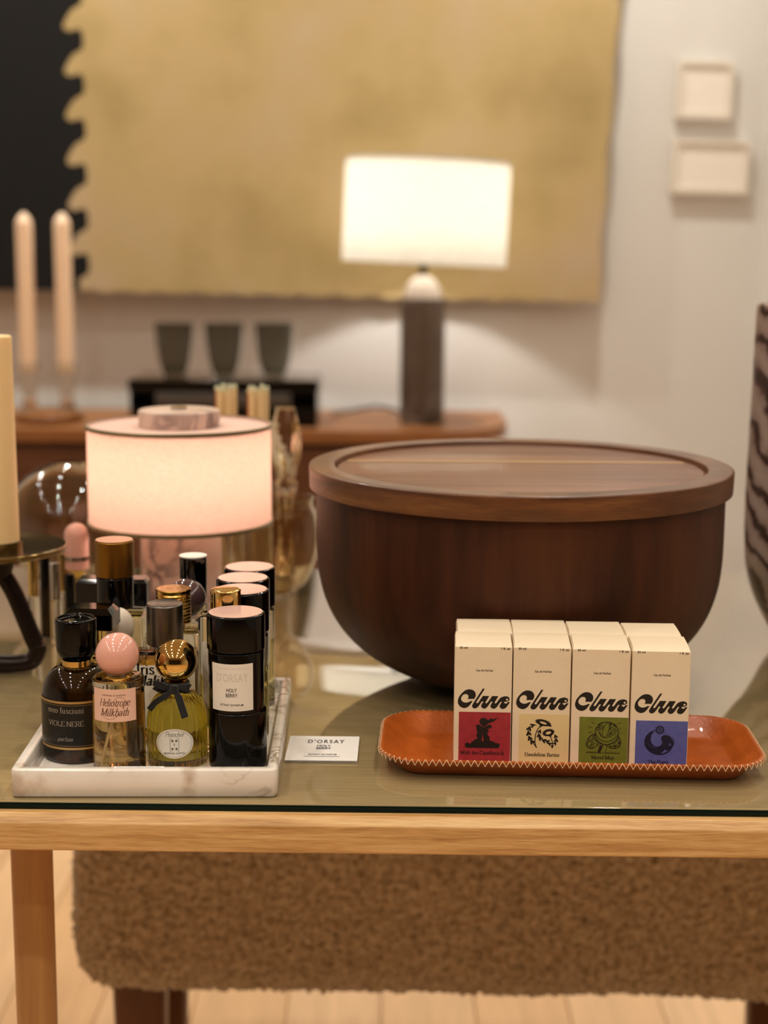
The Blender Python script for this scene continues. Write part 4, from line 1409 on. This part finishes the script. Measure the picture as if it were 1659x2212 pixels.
def art_red(mb, fn):
    head = smoothpts([(715, 1000), (722, 955), (760, 915), (820, 900), (880, 915), (925, 950), (970, 945), (1000, 918), (1035, 908), (1062, 930), (1095, 925), (1150, 898), (1210, 893), (1155, 922), (1130, 958), (1090, 985), (1050, 1000), (1000, 1025), (950, 1045), (920, 1075), (900, 1110), (850, 1135), (800, 1128), (760, 1100), (725, 1050)], 4, True)
    body = smoothpts([(640, 1180), (630, 1120), (660, 1085), (710, 1080), (750, 1120), (800, 1146), (860, 1144), (910, 1118), (960, 1085), (1010, 1090), (1035, 1130), (1015, 1170), (970, 1190), (930, 1205), (955, 1240), (960, 1290), (932, 1292), (925, 1330), (945, 1370), (985, 1410), (975, 1440), (995, 1480), (980, 1520), (1040, 1520), (1070, 1550), (1110, 1540), (1140, 1585), (1200, 1580), (1245, 1610), (1250, 1660), (1220, 1705), (1160, 1720), (430, 1720), (370, 1710), (345, 1660), (350, 1610), (390, 1580), (440, 1585), (480, 1605), (510, 1590), (520, 1545), (570, 1540), (590, 1500), (640, 1480), (670, 1440), (640, 1410), (635, 1370), (665, 1340), (650, 1290), (665, 1260), (640, 1240)], 3, True)
    slit = [(803, 1275), (798, 1390), (780, 1500), (785, 1535), (825, 1535), (832, 1500), (812, 1390)]
    mb.poly([head], fn)
    mb.poly([body, slit], fn)


def leaf(mb, fn, x, y, ang, s_):
    hp = [(1, 0), (.35, .32), (-.1, .62), (-.5, .72), (-.62, .45), (-.3, .08), (-.3, -.08), (-.62, -.45), (-.5, -.72), (-.1, -.62), (.35, -.32)]
    c_, n_ = cos(ang), sin(ang)
    mb.poly([[(x + s_ * (p * c_ - q * n_), y + s_ * (p * n_ + q * c_)) for p, q in hp]], fn)


def flower(mb, fn, x, y, rx, ry, rot, hx_, hy_, hr, spikes):
    o = []
    for k in range(spikes * 2):
        a = PI * k / spikes
        q = 1.1 if k % 2 else .88
        o.append((x + rx * q * cos(a) * cos(rot) - ry * q * sin(a) * sin(rot), y + rx * q * cos(a) * sin(rot) + ry * q * sin(a) * cos(rot)))
    mb.poly([o, circ(x + 5, y + 8, hx_ * .9, 20, hy_ * .85, hr)], fn)


def art_cream(mb, fn):
    flower(mb, fn, 860, 395, 215, 88, .24, 112, 36, .32, 26)
    mb.poly([smoothpts([(700, 390), (760, 440), (770, 500), (755, 530), (790, 530), (830, 500), (930, 480), (1040, 500), (1090, 500), (1060, 440), (1000, 460), (880, 450)], 3, True)], fn)
    mb.ribbon(smoothpts([(775, 505), (700, 625), (660, 780), (652, 940), (668, 1030), (700, 1108)], 5), 26, fn)
    mb.ribbon(smoothpts([(700, 1108), (650, 1030), (590, 950)], 5), 26, fn)
    flower(mb, fn, 1005, 672, 160, 98, -.3, 84, 48, -.3, 24)
    mb.poly([smoothpts([(1110, 660), (1165, 610), (1150, 690), (1095, 760), (1085, 800), (1050, 795), (1030, 775), (960, 770), (1060, 735)], 3, True)], fn)
    mb.ribbon(smoothpts([(1070, 790), (1110, 900), (1125, 1020), (1120, 1112)], 5), 24, fn)
    for x, y, a, s_ in ((575, 480, -.35, 70), (488, 575, -1.2, 78), (478, 710, -1.75, 82), (510, 845, -2.0, 78), (575, 945, -2.2, 78), (775, 650, -1.2, 62), (755, 760, -1.65, 68), (795, 845, -2.3, 68), (895, 905, -2.75, 72), (995, 930, -2.75, 68), (1058, 990, -2.4, 56), (1205, 780, -2.0, 62), (1222, 885, -1.5, 66), (1192, 975, -1.0, 58)):
        leaf(mb, fn, x, y, a, s_ * 1.28)
    mb.ribbon([(1118, 1112), (1088, 1020)], 22, fn)
    mb.ribbon([(1118, 1112), (1160, 1020)], 20, fn)
    mb.poly([[(570, 452), (640, 455), (712, 492), (640, 478), (590, 490)]], fn)


def art_green(mb, fn):
    st = lambda pts, w=17, k=5: mb.ribbon(smoothpts(pts, k) if len(pts) > 2 else pts, w, fn)
    e = lambda x, y, rx, ry, rot=0., w=16: mb.ribbon(circ(x, y, rx, 36, ry, rot) + [circ(x, y, rx, 36, ry, rot)[0]], w, fn)
    e(908, 640, 312, 322, 0, 20)
    e(705, 492, 108, 62, -.5)
    e(705, 492, 66, 32, -.5, 13)
    mb.poly([circ(705, 490, 22, 14)], fn)
    e(1098, 530, 95, 84, -.15)
    e(1104, 534, 48, 42, 0, 13)
    mb.poly([circ(1104, 534, 20, 14)], fn)
    e(880, 545, 78, 205, .22)
    mb.poly([[(968, 330), (1040, 345), (1020, 420), (985, 520), (940, 640), (880, 740), (960, 560), (990, 440)]], fn)
    mb.poly([[(640, 420), (700, 360), (820, 320), (920, 310), (820, 345), (720, 390)]], fn)
    mb.poly([[(1040, 345), (1120, 380), (1180, 440), (1110, 430), (1060, 400)]], fn)
    mb.poly([[(720, 590), (745, 660), (790, 740), (740, 700), (712, 640)]], fn)
    mb.poly([[(1000, 600), (1060, 640), (980, 690), (900, 740), (960, 670)]], fn)
    st([(600, 600), (640, 720), (740, 830), (880, 870), (1020, 850), (1130, 770), (1210, 660)])
    st([(700, 600), (740, 700), (830, 765), (930, 755), (1040, 700), (1160, 640)])
    st([(560, 720), (600, 830), (700, 920), (830, 960), (980, 945), (1110, 880), (1200, 780)], 20)
    st([(545, 665), (440, 760), (380, 880), (370, 990), (440, 1075), (560, 1060), (700, 960)], 20)
    e(455, 950, 62, 78, .3)
    e(480, 790, 35, 92, .5)
    e(600, 880, 50, 98, -.75)
    e(510, 1010, 40, 60, .9)
    st([(1220, 720), (1275, 820), (1280, 930), (1230, 1030), (1120, 1068), (980, 1030), (880, 970)], 20)
    e(1215, 825, 26, 85, -.1)
    e(1060, 950, 40, 90, 1.05)
    e(1075, 1030, 30, 70, 1.4)
    e(1235, 960, 26, 52, .4)
    mb.poly([[(1130, 975), (1190, 960), (1170, 1030), (1120, 1050)]], fn)
    mb.poly([[(1240, 880), (1278, 860), (1270, 920), (1225, 940)]], fn)
    mb.poly([[(560, 650), (605, 690), (590, 750), (545, 700)]], fn)
    mb.poly([[(720, 985), (820, 985), (790, 1080), (745, 1190), (665, 1190), (700, 1080)]], fn)
    st([(910, 1010), (905, 1090), (880, 1180)], 13)
    st([(360, 1196), (1280, 1204)], 15)
    for k in range(13):
        for x in (385 + k * 20, 900 + k * 28):
            st([(x, 1192), (x + (8 if k % 2 else -9), 1150 + 12 * (k % 3))], 8)
    for a, b_ in (((485, 320), (575, 388)), ((410, 452), (525, 495)), ((400, 640), (520, 603)), ((1185, 380), (1300, 322)), ((1240, 492), (1290, 490))):
        st([a, b_], 14)


def art_blue(mb, fn):
    wh = smoothpts([(690, 505), (640, 520), (600, 570), (560, 660), (550, 770), (580, 870), (650, 940), (730, 958), (800, 935), (850, 880), (848, 810), (822, 750), (822, 700), (860, 650), (930, 628), (1010, 640), (1080, 690), (1130, 770), (1158, 850), (1140, 950), (1080, 1060), (990, 1140), (880, 1185), (760, 1195), (640, 1170), (520, 1100), (430, 1000), (385, 900), (378, 800), (410, 690), (480, 590), (560, 530), (620, 508)], 4, True)
    mb.poly([wh, circ(1062, 895, 36, 20), [(835, 1140), (900, 1080), (935, 1030), (960, 1060), (1030, 1058), (950, 1110), (880, 1148)], [(545, 970), (620, 965), (735, 995), (640, 985)], [(480, 800), (500, 900), (560, 945), (505, 930)]], fn)
    mb.poly([circ(1062, 895, 17, 16)], fn)
    mb.ribbon(smoothpts([(1098, 665), (1145, 740), (1168, 830), (1150, 920)], 5), 14, fn)
    o = []
    for k in range(32):
        a = PI * k / 16
        q = 128 if k % 2 else 104
        o.append((780 + q * cos(a), 488 + q * sin(a)))
    mb.poly([o, circ(780, 488, 74, 24)], fn)
    mb.poly([circ(780, 488, 52, 24), circ(780, 488, 24, 16)], fn)
    for k in range(12):
        a = 2 * PI * k / 12
        mb.ribbon([(780 + 120 * cos(a), 488 + 120 * sin(a)), (780 + 152 * cos(a), 488 + 152 * sin(a))], 9, fn)


def carton(label, x, y, rz, group, spec=None):
    t = thing('carton', label, 'box', (x, y, TZ + .0003 + LF + .0003), rz, group)
    yf = BD / 2
    b_ = MB()
    b_.rings([[(p, q, z) for p, q in rrect(BW - i, BD - i, .0006, 2)] for z, i in ((0, .0006), (.0004, 0), (BH - .0012, 0))])
    b_.build('body', carton_m, t, smooth=30)
    # tuck-in lid: rises slightly to the back, with a soft fold along the front edge
    n_ = 8
    R = []
    for k in range(n_ + 1):
        f_ = k / n_
        yy = -yf + .0001 + (BD - .0002) * f_
        zz = BH - .0012 + .0011 * min(1, f_ * 7) + .0009 * f_ + .0005 * sin(PI * f_)
        hw_ = BW / 2 - .0002
        R.append([(-hw_, yy, BH - .0011), (hw_, yy, BH - .0011), (hw_ - .0004, yy, zz), (-hw_ + .0004, yy, zz + .0003 * sin(f_ * 3))])
    MB().rings(R).build('lid', carton_m, t, smooth=40)
    if not spec:
        return t
    org, px0, sty, stx0, art, stm, inkm, txt, wt = spec
    # photo-crop units -> metres on the front face
    def fmap(eps, ox, oy, s_):
        return lambda X, Yp: (-BW / 2 + (ox + X / s_ - px0) * PXM, -yf - eps, (1661 - (oy + Yp / s_)) * PXM * .992)
    lg = MB()
    fl = fmap(.00012, px0 + 1.5, 1485, 13.27)
    lg.poly([fpath(LOGO_C)], fl)
    lg.poly([fpath(LOGO_L), circ(1452, 358, 30)], fl)
    lg.build('logo', ink, t, smooth=0)
    pr = MB()
    fm = lambda u, v: (u, -yf - .00012, v)
    serif_text(pr, 'Eau de Parfum', .0021, fm, 0.0008, (1661 - 1452.5) * PXM, 1.25)
    sans_text(pr, '30 ml', .0016, fm, -.0142, (1661 - 1404) * PXM, .02, 1.15)
    sans_text(pr, '1 fl. oz', .0016, fm, .0152, (1661 - 1405) * PXM, .02, 1.1)
    pr.build('printing', ink, t, smooth=0)
    sx0 = -BW / 2 + (stx0 - px0) * PXM
    sx1 = BW / 2 - .0004
    sz1 = (1661 - sty) * PXM
    s_ = MB()
    s_.sheet(sx0, sx1, .0006, sz1, lambda u, v: (u, -yf - .00016, v), lambda u, v: (u, -yf - .00003, v), 2)
    s_.mat(1)
    art(s_, fmap(.00024, org[0], org[1], org[2]))
    serif_text(s_, txt, wt[0], lambda u, v: (u, -yf - .00024, v), -BW / 2 + (wt[1] - px0) * PXM, (1661 - wt[2]) * PXM, 1.35)
    o = s_.build('sticker', [stm, inkm], t, smooth=0)
    return t


fronts = [(.0513, 1.0492, ((980, 1480, 12.29), 984.5, 1541.5, 994.5, art_red, st_red, ink, 'With the Candlestick', (.0038, 1045, 1635)), 'red'),
          (.0927, 1.0472, ((1110, 1530, 12.76), 1112.5, 1543, 1127, art_cream, st_cream, ink, 'Dandelion Butter', (.0037, 1177, 1636)), 'cream'),
          (.1340, 1.0437, ((1245, 1530, 12.76), 1240.5, 1546, 1258, art_green, st_green, ink_green, 'Morel Map', (.0038, 1309, 1638)), 'green'),
          (.1752, 1.0396, ((1370, 1530, 12.76), 1369.5, 1549.5, 1381, art_blue, st_blue, ink_blue, 'The Point', (.0037, 1429.5, 1643)), 'blue')]
rzs = [-2.2, -3.0, -3.4, -3.2]
desc = {'red': 'upright white carton with red sticker of a black candle figure', 'cream': 'upright white carton with cream sticker of black dandelions',
        'green': 'upright white carton with green sticker of a smiling mushroom', 'blue': 'upright white carton with blue sticker of a black curled whale'}
for k, (x, y, spec, cn) in enumerate(fronts):
    rz = math.radians(rzs[k])
    cx_, cy_ = x + BW / 2, y + BD / 2
    carton(desc[cn], cx_, cy_, rz, 'white scent cartons', spec)
    carton('white carton standing directly behind the one with the %s sticker' % cn, cx_ + .0026 - k * .0006 + (0 if k else .0004), cy_ + BD + .0022, math.radians((-1.2, -1.6, -1.4, -1.0)[k]), 'white scent cartons')

# ------------------------------------------------------------------ lights
WARM = (1.0, .95, .83)


def light(name, kind, loc, energy, col=WARM, size=.08, spread=150, rot=(0, 0, 0)):
    ld_ = bpy.data.lights.new(name, kind)
    ld_.energy = energy
    ld_.color = col
    if kind == 'AREA':
        ld_.shape = 'DISK'
        ld_.size = size
        ld_.spread = math.radians(spread)
    else:
        ld_.shadow_soft_size = size
    o = bpy.data.objects.new(name, ld_)
    COL.objects.link(o)
    o.location = loc
    o.rotation_euler = rot
    return o


ROWS = {-1.9: 5.5, -1.1: 5.5, -.3: 4.5, .5: 2.6, 1.3: 2.6, 2.1: 1.8, 2.9: 1.5, 3.55: 11.}
for x in (-1.9, -.75, .45, 1.9):
    for y, e in ROWS.items():
        light('downlight', 'AREA', (x, y, 2.68), e, size=.075, spread=135)
light('lamp_bulb', 'POINT', LAMP1, 9.5, (1, .96, .88), .02)
light('lamp_bulb', 'POINT', LAMP2, .55, (1, .90, .82), .015)

w = bpy.data.worlds.new('world')
sc.world = w
w.use_nodes = True
w.node_tree.nodes['Background'].inputs['Color'].default_value = (.9, .75, .6, 1)
w.node_tree.nodes['Background'].inputs['Strength'].default_value = .02

sc.view_settings.view_transform = 'Standard'
sc.view_settings.look = 'None'
sc.view_settings.gamma = 1
sc.view_settings.use_curve_mapping = False
sc.view_settings.exposure = .35
cy = sc.cycles
cy.use_denoising = True
cy.max_bounces = 14
cy.transmission_bounces = 12
cy.glossy_bounces = 6
cy.diffuse_bounces = 5
cy.transparent_max_bounces = 8
cy.sample_clamp_indirect = 6.
cy.blur_glossy = .3
